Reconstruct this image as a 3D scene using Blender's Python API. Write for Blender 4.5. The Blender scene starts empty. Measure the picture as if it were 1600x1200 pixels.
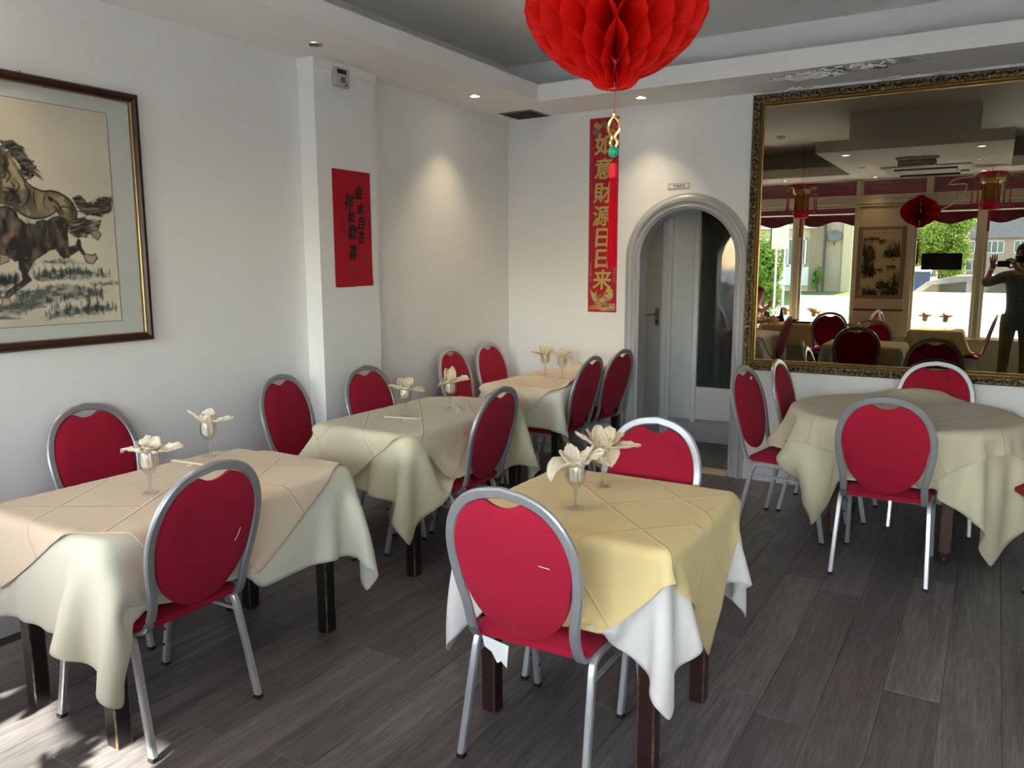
import bpy, bmesh, math, random
import numpy as np
from mathutils import Vector, Matrix, noise
from math import sin, cos, pi, radians as R

SC = bpy.context.scene
COL = SC.collection

# ------------------------------------------------------------------ camera, light, exposure
cam_d = bpy.data.cameras.new('camera')
cam = bpy.data.objects.new('camera', cam_d); COL.objects.link(cam)
cam_d.sensor_width = 36.0; cam_d.lens = 1241.5 / 1600 * 36.0
cam_d.clip_start = 0.01; cam_d.clip_end = 400
_yaw, _pit, _rol = R(31.1685), R(8.5477), R(-0.1607)
_f = Vector((-sin(_yaw) * cos(_pit), cos(_yaw) * cos(_pit), -sin(_pit)))
_r = _f.cross(Vector((0, 0, 1))).normalized(); _u = _r.cross(_f)
_r2 = cos(_rol) * _r + sin(_rol) * _u; _u2 = -sin(_rol) * _r + cos(_rol) * _u
cam.matrix_world = Matrix(((_r2.x, _u2.x, -_f.x, 0), (_r2.y, _u2.y, -_f.y, 0), (_r2.z, _u2.z, -_f.z, 1.6), (0, 0, 0, 1)))
SC.camera = cam

SC.view_settings.view_transform = 'Standard'
SC.view_settings.look = 'None'
SC.view_settings.gamma = 1.0
SC.view_settings.use_curve_mapping = False
SC.view_settings.exposure = 3.66
SC.cycles.max_bounces = 12; SC.cycles.diffuse_bounces = 6; SC.cycles.glossy_bounces = 6
SC.cycles.transmission_bounces = 10; SC.cycles.transparent_max_bounces = 24
SC.cycles.caustics_reflective = False; SC.cycles.caustics_refractive = False
SC.cycles.sample_clamp_indirect = 4.0
SC.cycles.use_denoising = True
try: SC.cycles.denoiser = 'OPENIMAGEDENOISE'
except Exception: pass

W = bpy.data.worlds.new('sky'); SC.world = W; W.use_nodes = True
_n = W.node_tree.nodes; _n.clear()
_o = _n.new('ShaderNodeOutputWorld'); _b = _n.new('ShaderNodeBackground'); _s = _n.new('ShaderNodeTexSky')
_s.sky_type = 'NISHITA'; _s.sun_disc = False; _s.sun_elevation = R(34); _s.sun_rotation = R(188)
_b.inputs[1].default_value = 0.24
W.node_tree.links.new(_s.outputs[0], _b.inputs[0]); W.node_tree.links.new(_b.outputs[0], _o.inputs[0])

sun_d = bpy.data.lights.new('sun', 'SUN'); sun = bpy.data.objects.new('sun', sun_d); COL.objects.link(sun)
sun_d.energy = 3.4; sun_d.angle = R(0.7); sun_d.color = (1.0, 0.93, 0.82)
SUN_DIR = Vector((-0.17, 1.0, -0.60)).normalized()
sun.rotation_euler = SUN_DIR.to_track_quat('-Z', 'Y').to_euler(); sun.location = (0, -20, 15)

def portal(name, x0, x1, z0, z1, y):
    d = bpy.data.lights.new(name, 'AREA'); d.shape = 'RECTANGLE'; d.size = x1 - x0; d.size_y = z1 - z0
    d.cycles.is_portal = True
    o = bpy.data.objects.new(name, d); COL.objects.link(o)
    o.location = ((x0 + x1) / 2, y, (z0 + z1) / 2); o.rotation_euler = (R(90), 0, 0)

# ------------------------------------------------------------------ helpers
def srgb(r, g, b):
    return tuple(((c / 255) / 12.92 if c / 255 <= .04045 else ((c / 255 + .055) / 1.055) ** 2.4) for c in (r, g, b))

class NT:
    """tiny node helper"""
    def __init__(s, name):
        s.m = bpy.data.materials.new(name); s.m.use_nodes = True
        s.t = s.m.node_tree; s.t.nodes.clear(); s.out = s.t.nodes.new('ShaderNodeOutputMaterial')
    def n(s, typ, **kw):
        x = s.t.nodes.new('ShaderNode' + typ)
        for k, v in kw.items():
            if k.startswith('i_'):
                x.inputs[k[2:].replace('_', ' ')].default_value = v
            else: setattr(x, k, v)
        return x
    def l(s, a, b): s.t.links.new(a, b)

def c4(c): return (c[0], c[1], c[2], 1.0)

def mat(name, col, rough=.5, metal=0., var=.06, scale=8., bump=0., bscale=60., spec=.5, sheen=0., coat=0., transl=0.):
    """principled material; colour varies a little with noise, optional noise bump"""
    t = NT(name)
    p = t.n('BsdfPrincipled'); p.inputs['Roughness'].default_value = rough; p.inputs['Metallic'].default_value = metal
    p.inputs['Specular IOR Level'].default_value = spec
    p.inputs['Sheen Weight'].default_value = sheen; p.inputs['Coat Weight'].default_value = coat
    tc = t.n('TexCoord')
    no = t.n('TexNoise'); no.inputs['Scale'].default_value = scale; no.inputs['Detail'].default_value = 4
    t.l(tc.outputs['Object'], no.inputs['Vector'])
    mx = t.n('Mix', data_type='RGBA')
    mx.inputs[6].default_value = c4([max(0, c * (1 - var)) for c in col]); mx.inputs[7].default_value = c4([min(1, c * (1 + var)) for c in col])
    t.l(no.outputs['Fac'], mx.inputs[0]); t.l(mx.outputs[2], p.inputs['Base Color'])
    if bump:
        n2 = t.n('TexNoise'); n2.inputs['Scale'].default_value = bscale; n2.inputs['Detail'].default_value = 5
        t.l(tc.outputs['Object'], n2.inputs['Vector'])
        bp = t.n('Bump'); bp.inputs['Strength'].default_value = bump; bp.inputs['Distance'].default_value = .01
        t.l(n2.outputs['Fac'], bp.inputs['Height']); t.l(bp.outputs[0], p.inputs['Normal'])
    sh = p.outputs[0]
    if transl:
        tr = t.n('BsdfTranslucent'); t.l(mx.outputs[2], tr.inputs[0])
        ms = t.n('MixShader'); ms.inputs[0].default_value = transl
        t.l(p.outputs[0], ms.inputs[1]); t.l(tr.outputs[0], ms.inputs[2]); sh = ms.outputs[0]
    t.l(sh, t.out.inputs[0]); return t.m

def emit_mat(name, col, s):
    t = NT(name); e = t.n('Emission'); e.inputs[0].default_value = c4(col); e.inputs[1].default_value = s
    t.l(e.outputs[0], t.out.inputs[0]); return t.m

def tag(o, label=None, cat=None, group=None, kind=None):
    if label: o['label'] = label
    if cat: o['category'] = cat
    if group: o['group'] = group
    if kind: o['kind'] = kind
    return o

def thing(name, label, cat, loc=(0, 0, 0), rz=0., group=None):
    o = bpy.data.objects.new(name, None); COL.objects.link(o); o.empty_display_size = .1
    o.location = loc; o.rotation_euler = (0, 0, rz); return tag(o, label, cat, group)

class MB:
    def __init__(s): s.v = []; s.f = []
    def add(s, v, f):
        b = len(s.v); s.v += [tuple(p) for p in v]; s.f += [tuple(i + b for i in q) for q in f]; return s
    def box(s, c, d, rz=0., rx=0., ry=0., ch=0.):
        hx, hy, hz = d[0] / 2, d[1] / 2, d[2] / 2
        M = Matrix.Rotation(rz, 3, 'Z') @ Matrix.Rotation(ry, 3, 'Y') @ Matrix.Rotation(rx, 3, 'X'); c = Vector(c)
        if ch <= 0:
            v = [Vector((x * hx, y * hy, z * hz)) for z in (-1, 1) for (x, y) in ((-1, -1), (1, -1), (1, 1), (-1, 1))]
            f = [(3, 2, 1, 0), (4, 5, 6, 7), (0, 1, 5, 4), (1, 2, 6, 5), (2, 3, 7, 6), (3, 0, 4, 7)]
        else:
            ch = min(ch, hx * .9, hy * .9, hz * .9); v = []; f = []
            oct_ = [(-hx + ch, -hy), (hx - ch, -hy), (hx, -hy + ch), (hx, hy - ch), (hx - ch, hy), (-hx + ch, hy), (-hx, hy - ch), (-hx, -hy + ch)]
            ix, iy = max(hx - ch, 1e-5) / hx, max(hy - ch, 1e-5) / hy
            ins = [(x * ix, y * iy) for x, y in oct_]
            for (ring, z) in ((ins, -hz), (oct_, -hz + ch), (oct_, hz - ch), (ins, hz)):
                v += [Vector((x, y, z)) for x, y in ring]
            f.append(tuple(range(7, -1, -1))); f.append(tuple(range(24, 32)))
            for k in range(3):
                for i in range(8): f.append((k * 8 + i, k * 8 + (i + 1) % 8, k * 8 + 8 + (i + 1) % 8, k * 8 + 8 + i))
        return s.add([M @ p + c for p in v], f)
    def bx(s, x0, x1, y0, y1, z0, z1, ch=0.):
        return s.box(((x0 + x1) / 2, (y0 + y1) / 2, (z0 + z1) / 2), (abs(x1 - x0), abs(y1 - y0), abs(z1 - z0)), ch=ch)
    def lathe(s, prof, c=(0, 0, 0), n=16, cap=True):
        c = Vector(c); v = []; f = []
        for r, z in prof:
            for i in range(n): v.append(c + Vector((r * cos(2 * pi * i / n), r * sin(2 * pi * i / n), z)))
        for k in range(len(prof) - 1):
            for i in range(n): f.append((k * n + i, k * n + (i + 1) % n, (k + 1) * n + (i + 1) % n, (k + 1) * n + i))
        if cap:
            f.append(tuple(range(n - 1, -1, -1))); f.append(tuple(range((len(prof) - 1) * n, len(prof) * n)))
        return s.add(v, f)
    def sweep(s, pts, sec, closed=False, up=None, cap=True, scl=None):
        """sweep a 2D section (list of (a,b)) along pts; a along side vector, b along up"""
        pts = [Vector(p) for p in pts]; n = len(pts); m = len(sec); v = []; f = []
        tg = []
        for i in range(n):
            a = pts[i - 1] if (i > 0 or closed) else pts[i]; b = pts[(i + 1) % n] if (i < n - 1 or closed) else pts[i]
            tg.append((b - a).normalized())
        u = Vector(up) if up is not None else Vector((0, 0, 1))
        if abs(tg[0].dot(u)) > .95 and up is None: u = Vector((0, 1, 0))
        for i in range(n):
            t = tg[i]; sd = t.cross(u)
            if sd.length < 1e-4: sd = t.cross(Vector((1, 0, 0)))
            sd.normalize(); uu = sd.cross(t).normalized()
            if up is None: u = uu
            k = scl[i] if scl else 1.
            for a, b in sec: v.append(pts[i] + sd * a * k + uu * b * k)
        for i in range(n if closed else n - 1):
            for j in range(m):
                i2 = (i + 1) % n
                f.append((i * m + j, i * m + (j + 1) % m, i2 * m + (j + 1) % m, i2 * m + j))
        if not closed and cap:
            f.append(tuple(range(m - 1, -1, -1))); f.append(tuple(range((n - 1) * m, n * m)))
        return s.add(v, f)
    def tube(s, pts, r, n=8, closed=False, scl=None):
        return s.sweep(pts, [(r * cos(2 * pi * i / n), r * sin(2 * pi * i / n)) for i in range(n)], closed=closed, scl=scl)
    def prism(s, poly, z0, z1, M=None):
        n = len(poly); M = M or Matrix.Identity(4)
        v = [M @ Vector((x, y, z0)) for x, y in poly] + [M @ Vector((x, y, z1)) for x, y in poly]
        f = [tuple(range(n - 1, -1, -1)), tuple(range(n, 2 * n))] + [(i, (i + 1) % n, n + (i + 1) % n, n + i) for i in range(n)]
        return s.add(v, f)
    def grid(s, fn, nu, nv):
        v = [fn(i / (nu - 1), j / (nv - 1)) for i in range(nu) for j in range(nv)]
        f = [(i * nv + j, (i + 1) * nv + j, (i + 1) * nv + j + 1, i * nv + j + 1) for i in range(nu - 1) for j in range(nv - 1)]
        return s.add(v, f)
    def mesh(s, name, m=None, smooth=False):
        me = bpy.data.meshes.new(name); me.from_pydata(s.v, [], s.f); me.update()
        if m: me.materials.append(m)
        if smooth: me.polygons.foreach_set('use_smooth', [True] * len(me.polygons))
        return me
    def build(s, name, m, parent=None, smooth=False, fix=True):
        me = s.mesh(name, m, smooth)
        if fix:
            b = bmesh.new(); b.from_mesh(me); bmesh.ops.recalc_face_normals(b, faces=b.faces); b.to_mesh(me); b.free()
            if smooth:
                try: me.set_sharp_from_angle(angle=R(42))
                except Exception: pass
        return link(name, me, parent)

def link(name, me, parent=None):
    o = bpy.data.objects.new(name, me); COL.objects.link(o)
    if parent is not None: o.parent = parent
    return o

def mod(o, typ, **kw):
    m = o.modifiers.new(typ.lower(), typ)
    for k, v in kw.items(): setattr(m, k, v)
    return o

def copy_tree(o, parent=None):
    c = o.copy(); COL.objects.link(c); c.parent = parent
    for ch in [x for x in o.children]: copy_tree(ch, c)
    return c

def arc(c, r, a0, a1, n):
    return [(c[0] + r * cos(a0 + (a1 - a0) * i / n), c[1] + r * sin(a0 + (a1 - a0) * i / n)) for i in range(n + 1)]

def smooth_path(pts, n=6, closed=False):
    P = [Vector(p) for p in pts]; out = []; N = len(P)
    for i in range(N if closed else N - 1):
        g = (lambda k: P[k % N]) if closed else (lambda k: P[min(max(k, 0), N - 1)])
        a, b, c, d = g(i - 1), g(i), g(i + 1), g(i + 2)
        for k in range(n):
            t = k / n
            out.append(.5 * ((2 * b) + (c - a) * t + (2 * a - 5 * b + 4 * c - d) * t * t + (3 * b - a - 3 * c + d) * t ** 3))
    if not closed: out.append(P[-1])
    return out

def text_mesh(name, s, size, m, parent, loc, rot, ext=.0006, off=0., shear=0., sx=1.):
    cu = bpy.data.curves.new(name, 'FONT'); cu.body = s; cu.size = size; cu.extrude = ext; cu.offset = 0
    cu.align_x = 'CENTER'; cu.align_y = 'CENTER'; cu.shear = shear; cu.resolution_u = 3
    t = bpy.data.objects.new(name, cu); COL.objects.link(t)
    bpy.context.view_layer.update()
    me = bpy.data.meshes.new_from_object(t.evaluated_get(bpy.context.evaluated_depsgraph_get()))
    bpy.data.objects.remove(t); bpy.data.curves.remove(cu)
    me.materials.clear(); me.materials.append(m)
    # centre the glyphs on their own bounds
    if len(me.vertices):
        co = np.zeros(len(me.vertices) * 3); me.vertices.foreach_get('co', co); co = co.reshape(-1, 3)
        co[:, :2] -= (co[:, :2].min(0) + co[:, :2].max(0)) / 2; co[:, 0] *= sx
        me.vertices.foreach_set('co', co.ravel()); me.update()
        if off:      # bolder strokes: the glyph repeated around a small circle
            vs = co.tolist(); fs = [tuple(p.vertices) for p in me.polygons]; V_, F_ = list(vs), list(fs)
            for k in range(8):
                b = len(V_); V_ += [(x + off * cos(k * pi / 4), y + off * sin(k * pi / 4), z - .00003 * (k + 1)) for x, y, z in vs]; F_ += [tuple(i + b for i in f) for f in fs]
            me = bpy.data.meshes.new(name); me.from_pydata(V_, [], F_); me.materials.append(m); me.update()
    o = link(name, me, parent); o.location = loc; o.rotation_euler = rot; return o

# flat print: colours painted per vertex of a grid
def print_mat(name, rough=.7, spec=.2):
    t = NT(name); p = t.n('BsdfPrincipled'); p.inputs['Roughness'].default_value = rough; p.inputs['Specular IOR Level'].default_value = spec
    a = t.n('VertexColor', layer_name='ink'); t.l(a.outputs[0], p.inputs['Base Color']); t.l(p.outputs[0], t.out.inputs[0]); return t.m

class Canvas:
    """a small ink-painting raster; x to the right, y up, both in millimetres"""
    def __init__(s, x0, x1, y0, y1, step, bg):
        s.xs = np.linspace(x0, x1, int((x1 - x0) / step) + 1); s.ys = np.linspace(y0, y1, int((y1 - y0) / step) + 1)
        s.X, s.Y = np.meshgrid(s.xs, s.ys); s.c = np.zeros(s.X.shape + (3,)) + np.array(bg); s.step = step
        s.rng = np.random.RandomState(4)
    def noise(s, sx, sy):
        h, w = max(2, int((s.ys[-1] - s.ys[0]) / sy) + 2), max(2, int((s.xs[-1] - s.xs[0]) / sx) + 2)
        g = s.rng.rand(h, w); fy = np.linspace(0, h - 1.001, len(s.ys)); fx = np.linspace(0, w - 1.001, len(s.xs))
        iy, ix = fy.astype(int), fx.astype(int); ty, tx = (fy - iy)[:, None], (fx - ix)[None, :]
        ty = ty * ty * (3 - 2 * ty); tx = tx * tx * (3 - 2 * tx)
        return (g[iy][:, ix] * (1 - ty) * (1 - tx) + g[iy][:, ix + 1] * (1 - ty) * tx + g[iy + 1][:, ix] * ty * (1 - tx) + g[iy + 1][:, ix + 1] * ty * tx)
    def sd_poly(s, P):
        d = np.full(s.X.shape, 1e9); ins = np.zeros(s.X.shape, bool); n = len(P)
        for i in range(n):
            (ax, ay), (bx, by) = P[i], P[(i + 1) % n]; ex, ey = bx - ax, by - ay
            t = np.clip(((s.X - ax) * ex + (s.Y - ay) * ey) / (ex * ex + ey * ey + 1e-9), 0, 1)
            d = np.minimum(d, np.hypot(s.X - ax - t * ex, s.Y - ay - t * ey))
            if by != ay: ins ^= ((ay > s.Y) != (by > s.Y)) & (s.X < (s.Y - ay) / (by - ay) * ex + ax)
        return np.where(ins, -d, d)
    def mix(s, a, col): s.c = s.c * (1 - a[..., None]) + np.array(col) * a[..., None]
    def poly(s, P, col, alpha=1., soft=3., wob=6., tex=.3, ts=(14, 14), edge=None):
        d = s.sd_poly(P) + (s.noise(9, 9) - .5) * wob
        a = np.clip(.5 - d / soft / 2, 0, 1) * alpha * (1 - tex + tex * 2 * s.noise(*ts)).clip(0, 1.2); s.mix(a.clip(0, 1), col)
        if edge: s.mix((np.clip(1 - abs(d + 2) / edge[1], 0, 1) * edge[2]), edge[0])
    def stroke(s, P, w, col, alpha=1.):
        d = np.full(s.X.shape, 1e9); n = len(P)
        for i in range(n - 1):
            (ax, ay), (bx, by) = P[i], P[i + 1]; ex, ey = bx - ax, by - ay
            t = np.clip(((s.X - ax) * ex + (s.Y - ay) * ey) / (ex * ex + ey * ey + 1e-9), 0, 1)
            k = (i + t) / (n - 1); d = np.minimum(d, np.hypot(s.X - ax - t * ex, s.Y - ay - t * ey) - w * (.35 + .65 * np.sin(pi * np.clip(k, .05, .95))))
        s.mix(np.clip(.5 - d / 2.5, 0, 1) * alpha, col)
    def build(s, name, m, parent, fn):
        """fn(x_mm, y_mm) arrays -> (N,3) points"""
        h, w = s.X.shape; co = fn(s.X.ravel() / 1000, s.Y.ravel() / 1000)
        idx = np.arange(h * w).reshape(h, w)
        q = np.stack([idx[:-1, :-1], idx[:-1, 1:], idx[1:, 1:], idx[1:, :-1]], -1).reshape(-1, 4)
        me = bpy.data.meshes.new(name); me.from_pydata(co.tolist(), [], q.tolist()); me.materials.append(m)
        at = me.color_attributes.new('ink', 'FLOAT_COLOR', 'POINT')
        at.data.foreach_set('color', np.concatenate([s.c.reshape(-1, 3).clip(0, 1), np.ones((h * w, 1))], 1).ravel().astype(np.float32))
        me.update(); return link(name, me, parent)

# ------------------------------------------------------------------ materials
M = {}
M['wall'] = mat('white_wall_paint', (.80, .79, .775), .75, var=.025, scale=1.2, bump=.06, bscale=45, spec=.25)
M['ceil'] = mat('ceiling_paint', (.86, .84, .82), .8, var=.02, scale=1.0, bump=.03, bscale=30, spec=.2)
M['flake'] = mat('peeling_paint', (.93, .92, .90), .7, var=.15, scale=30, bump=.4, bscale=80)
M['cream'] = mat('cream_wall_paint', (.72, .64, .53), .7, var=.04, scale=2, bump=.05)
M['framepaint'] = mat('beige_window_paint', (.60, .55, .46), .5, var=.04, scale=3)
M['greytrim'] = mat('grey_gloss_paint', (.40, .40, .415), .35, var=.05, scale=4, spec=.5)
M['greypanel'] = mat('grey_white_panel', (.74, .74, .74), .4, var=.04, scale=3)  # passage only: light from inside the passage is put into this paler colour
M['door'] = mat('taupe_door_paint', (.52, .48, .44), .4, var=.05, scale=3)  # passage door, colour also lightened in place of light from inside
M['skirt'] = mat('pale_grey_skirting', (.58, .59, .62), .45, var=.06, scale=5)
M['brass'] = mat('aged_brass', (.45, .33, .14), .32, .9, var=.2, scale=20)
M['darkwood'] = mat('dark_stained_wood', (.045, .016, .010), .28, var=.5, scale=14, spec=.5, coat=.3)
M['browntable'] = mat('brown_stained_wood', (.075, .032, .018), .42, var=.35, scale=16)
M['blackmetal'] = mat('black_plastic', (.015, .015, .015), .45)
M['white_plastic'] = mat('white_plastic', (.78, .77, .73), .4, var=.02)
M['grey_plastic'] = mat('warm_grey_plastic', (.48, .47, .43), .45, var=.03)
M['chrome'] = mat('chrome', (.75, .75, .75), .15, 1., var=.03)
M['downdark'] = mat('dark_lamp_recess', (.04, .04, .04), .3, .3)
M['lamp'] = emit_mat('lamp_glow', (1., .86, .62), 2.0)
M['gold'] = mat('gold_print', (.62, .47, .16), .42, .55, var=.2, scale=60)
M['redpaper'] = mat('red_paper', (.42, .010, .022), .6, var=.06, scale=20)
M['darkredpaper'] = mat('glossy_red_banner', (.40, .004, .020), .4, var=.05, scale=20)
M['ink'] = mat('black_ink', (.012, .010, .010), .7)
M['black'] = mat('matt_black', (.008, .008, .009), .6)
M['silver'] = mat('silver_grey_tube', (.44, .45, .47), .34, .65, var=.08, scale=30)
M['silverl'] = mat('silver_leg_tube', (.55, .57, .60), .32, .6, var=.08, scale=30)

def fabric(name, col, rough=.9, sheen=.4, weave=520., transl=0., var=.08, crease=False):
    t = NT(name); p = t.n('BsdfPrincipled'); p.inputs['Roughness'].default_value = rough
    p.inputs['Specular IOR Level'].default_value = .15; p.inputs['Sheen Weight'].default_value = sheen; p.inputs['Sheen Roughness'].default_value = .5
    tc = t.n('TexCoord'); no = t.n('TexNoise'); no.inputs['Scale'].default_value = 3.5; no.inputs['Detail'].default_value = 6
    t.l(tc.outputs['Object'], no.inputs['Vector'])
    mx = t.n('Mix', data_type='RGBA'); mx.inputs[6].default_value = c4([c * (1 - var) for c in col]); mx.inputs[7].default_value = c4([min(1, c * (1 + var)) for c in col])
    t.l(no.outputs['Fac'], mx.inputs[0]); t.l(mx.outputs[2], p.inputs['Base Color'])
    wv = t.n('TexNoise'); wv.inputs['Scale'].default_value = weave; t.l(tc.outputs['Object'], wv.inputs['Vector'])
    b1 = t.n('Bump'); b1.inputs['Strength'].default_value = .12; b1.inputs['Distance'].default_value = .002; t.l(wv.outputs['Fac'], b1.inputs['Height'])
    last = b1
    if crease:   # pressed fold lines at the quarters of the cloth
        uv = t.n('UVMap', uv_map='cloth'); sx = t.n('SeparateXYZ'); t.l(uv.outputs[0], sx.inputs[0]); hs = []
        for k in (0, 1):
            a = t.n('Math', operation='MULTIPLY'); a.inputs[1].default_value = 4.0; t.l(sx.outputs[k], a.inputs[0])
            fr = t.n('Math', operation='PINGPONG'); fr.inputs[1].default_value = .5; t.l(a.outputs[0], fr.inputs[0])
            mr = t.n('MapRange', interpolation_type='SMOOTHERSTEP'); mr.inputs[1].default_value = 0.; mr.inputs[2].default_value = .028; mr.inputs[3].default_value = 1.; mr.inputs[4].default_value = 0.
            t.l(fr.outputs[0], mr.inputs[0]); hs.append(mr)
        mxm = t.n('Math', operation='MAXIMUM'); t.l(hs[0].outputs[0], mxm.inputs[0]); t.l(hs[1].outputs[0], mxm.inputs[1])
        b2 = t.n('Bump'); b2.inputs['Strength'].default_value = .55; b2.inputs['Distance'].default_value = .006
        t.l(mxm.outputs[0], b2.inputs['Height']); t.l(b1.outputs[0], b2.inputs['Normal']); last = b2
    t.l(last.outputs[0], p.inputs['Normal'])
    sh = p.outputs[0]
    if transl:
        tr = t.n('BsdfTranslucent'); t.l(mx.outputs[2], tr.inputs[0]); ms = t.n('MixShader'); ms.inputs[0].default_value = transl
        t.l(sh, ms.inputs[1]); t.l(tr.outputs[0], ms.inputs[2]); sh = ms.outputs[0]
    t.l(sh, t.out.inputs[0]); return t.m

M['red_fabric'] = fabric('crimson_upholstery', (.345, .010, .032), sheen=.05, weave=700)
M['cloth_yellow'] = fabric('yellow_tablecloth', (.80, .64, .31), transl=.1, crease=True, sheen=.15, var=.03)
M['cloth_white'] = fabric('white_tablecloth', (.78, .75, .71), transl=.12, sheen=.15, var=.03)
M['cloth_peach'] = fabric('peach_tablecloth', (.78, .63, .46), transl=.1, crease=True, sheen=.15, var=.03)
M['cloth_ivory'] = fabric('ivory_tablecloth', (.77, .75, .61), transl=.12, sheen=.15, var=.03)
M['cloth_beige'] = fabric('beige_tablecloth', (.74, .66, .48), transl=.1, crease=True, sheen=.15, var=.03)
M['cloth_cream'] = fabric('cream_tablecloth', (.77, .72, .50), transl=.12, sheen=.15, var=.03)
M['napkin'] = fabric('cream_napkin', (.84, .72, .52), transl=.32, sheen=.2)
M['napkin_pale'] = fabric('pale_napkin', (.86, .78, .64), transl=.32, sheen=.2)

def thin_glass(name, tint, f0=.045, pw=5., rough=0., gain=1.):
    """thin sheet: clear straight through, mirror-like towards grazing angles"""
    t = NT(name); tr = t.n('BsdfTransparent'); tr.inputs[0].default_value = c4(tint)
    g = t.n('BsdfGlossy'); g.inputs['Roughness'].default_value = rough
    lw = t.n('LayerWeight'); lw.inputs[0].default_value = .5
    p = t.n('Math', operation='POWER'); p.inputs[1].default_value = pw; t.l(lw.outputs['Facing'], p.inputs[0])
    a = t.n('Math', operation='MULTIPLY_ADD', use_clamp=True); a.inputs[1].default_value = gain; a.inputs[2].default_value = f0; t.l(p.outputs[0], a.inputs[0])
    ms = t.n('MixShader'); t.l(a.outputs[0], ms.inputs[0]); t.l(tr.outputs[0], ms.inputs[1]); t.l(g.outputs[0], ms.inputs[2])
    t.l(ms.outputs[0], t.out.inputs[0]); return t.m
M['pane'] = thin_glass('window_glass', (.97, .985, .98), .03)
M['goblet'] = thin_glass('goblet_glass', (.93, .935, .93), .09, 1.8, .02, .7)
def frost_mat():
    t = NT('frosted_film'); tr = t.n('BsdfTranslucent'); tr.inputs[0].default_value = (.86, .92, .93, 1)
    d = t.n('BsdfDiffuse'); d.inputs[0].default_value = (.8, .8, .8, 1)
    ms = t.n('MixShader'); ms.inputs[0].default_value = .2; t.l(tr.outputs[0], ms.inputs[1]); t.l(d.outputs[0], ms.inputs[2]); t.l(ms.outputs[0], t.out.inputs[0]); return t.m
M['frost'] = frost_mat()
def mirror_mat():
    t = NT('tinted_mirror'); g = t.n('BsdfGlossy'); g.inputs[0].default_value = (.30, .268, .200, 1); g.inputs['Roughness'].default_value = 0.0
    t.l(g.outputs[0], t.out.inputs[0]); return t.m
M['mirror'] = mirror_mat()
def darkglass():
    t = NT('dark_glazing'); p = t.n('BsdfPrincipled'); p.inputs['Base Color'].default_value = (.035, .042, .04, 1); p.inputs['Roughness'].default_value = .03
    p.inputs['Specular IOR Level'].default_value = 1.0; p.inputs['Coat Weight'].default_value = .6; t.l(p.outputs[0], t.out.inputs[0]); return t.m
M['darkglass'] = darkglass()

def plank_mat():
    t = NT('grey_oak_laminate'); p = t.n('BsdfPrincipled'); p.inputs['Specular IOR Level'].default_value = .42
    oi = t.n('ObjectInfo'); tc = t.n('TexCoord')
    off = t.n('VectorMath', operation='SCALE'); off.inputs[0].default_value = (7.3, 13.1, 3.7); t.l(oi.outputs['Random'], off.inputs['Scale'])
    ad = t.n('VectorMath', operation='ADD'); t.l(tc.outputs['Object'], ad.inputs[0]); t.l(off.outputs[0], ad.inputs[1])
    mp = t.n('Mapping'); mp.inputs['Scale'].default_value = (26., 1.7, 8.); t.l(ad.outputs[0], mp.inputs[0])
    g = t.n('TexNoise'); g.inputs['Scale'].default_value = 1.; g.inputs['Detail'].default_value = 9; g.inputs['Roughness'].default_value = .62; g.inputs['Distortion'].default_value = .7; t.l(mp.outputs[0], g.inputs['Vector'])
    mp2 = t.n('Mapping'); mp2.inputs['Scale'].default_value = (220., 9., 30.); t.l(ad.outputs[0], mp2.inputs[0])
    g2 = t.n('TexNoise'); g2.inputs['Scale'].default_value = 1.; g2.inputs['Detail'].default_value = 4; t.l(mp2.outputs[0], g2.inputs['Vector'])
    mm = t.n('Mix', data_type='FLOAT'); mm.inputs[0].default_value = .45; t.l(g.outputs['Fac'], mm.inputs[2]); t.l(g2.outputs['Fac'], mm.inputs[3])
    cr = t.n('ValToRGB'); e = cr.color_ramp.elements
    e[0].position = .33; e[0].color = (.068, .063, .065, 1); e[1].position = .68; e[1].color = (.230, .218, .220, 1)
    k = e.new(.5); k.color = (.140, .130, .131, 1)
    t.l(mm.outputs[0], cr.inputs[0])
    hs = t.n('HueSaturation'); mr = t.n('MapRange'); mr.inputs[3].default_value = .78; mr.inputs[4].default_value = 1.25
    t.l(oi.outputs['Random'], mr.inputs[0]); t.l(mr.outputs[0], hs.inputs['Value']); t.l(cr.outputs[0], hs.inputs['Color']); t.l(hs.outputs[0], p.inputs['Base Color'])
    rr = t.n('MapRange'); rr.inputs[3].default_value = .34; rr.inputs[4].default_value = .5; t.l(mm.outputs[0], rr.inputs[0]); t.l(rr.outputs[0], p.inputs['Roughness'])
    b = t.n('Bump'); b.inputs['Strength'].default_value = .22; b.inputs['Distance'].default_value = .003; t.l(mm.outputs[0], b.inputs['Height']); t.l(b.outputs[0], p.inputs['Normal'])
    t.l(p.outputs[0], t.out.inputs[0]); return t.m
M['plank'] = plank_mat()
M['subfloor'] = mat('floor_underlay', (.02, .017, .015), .8)

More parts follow.
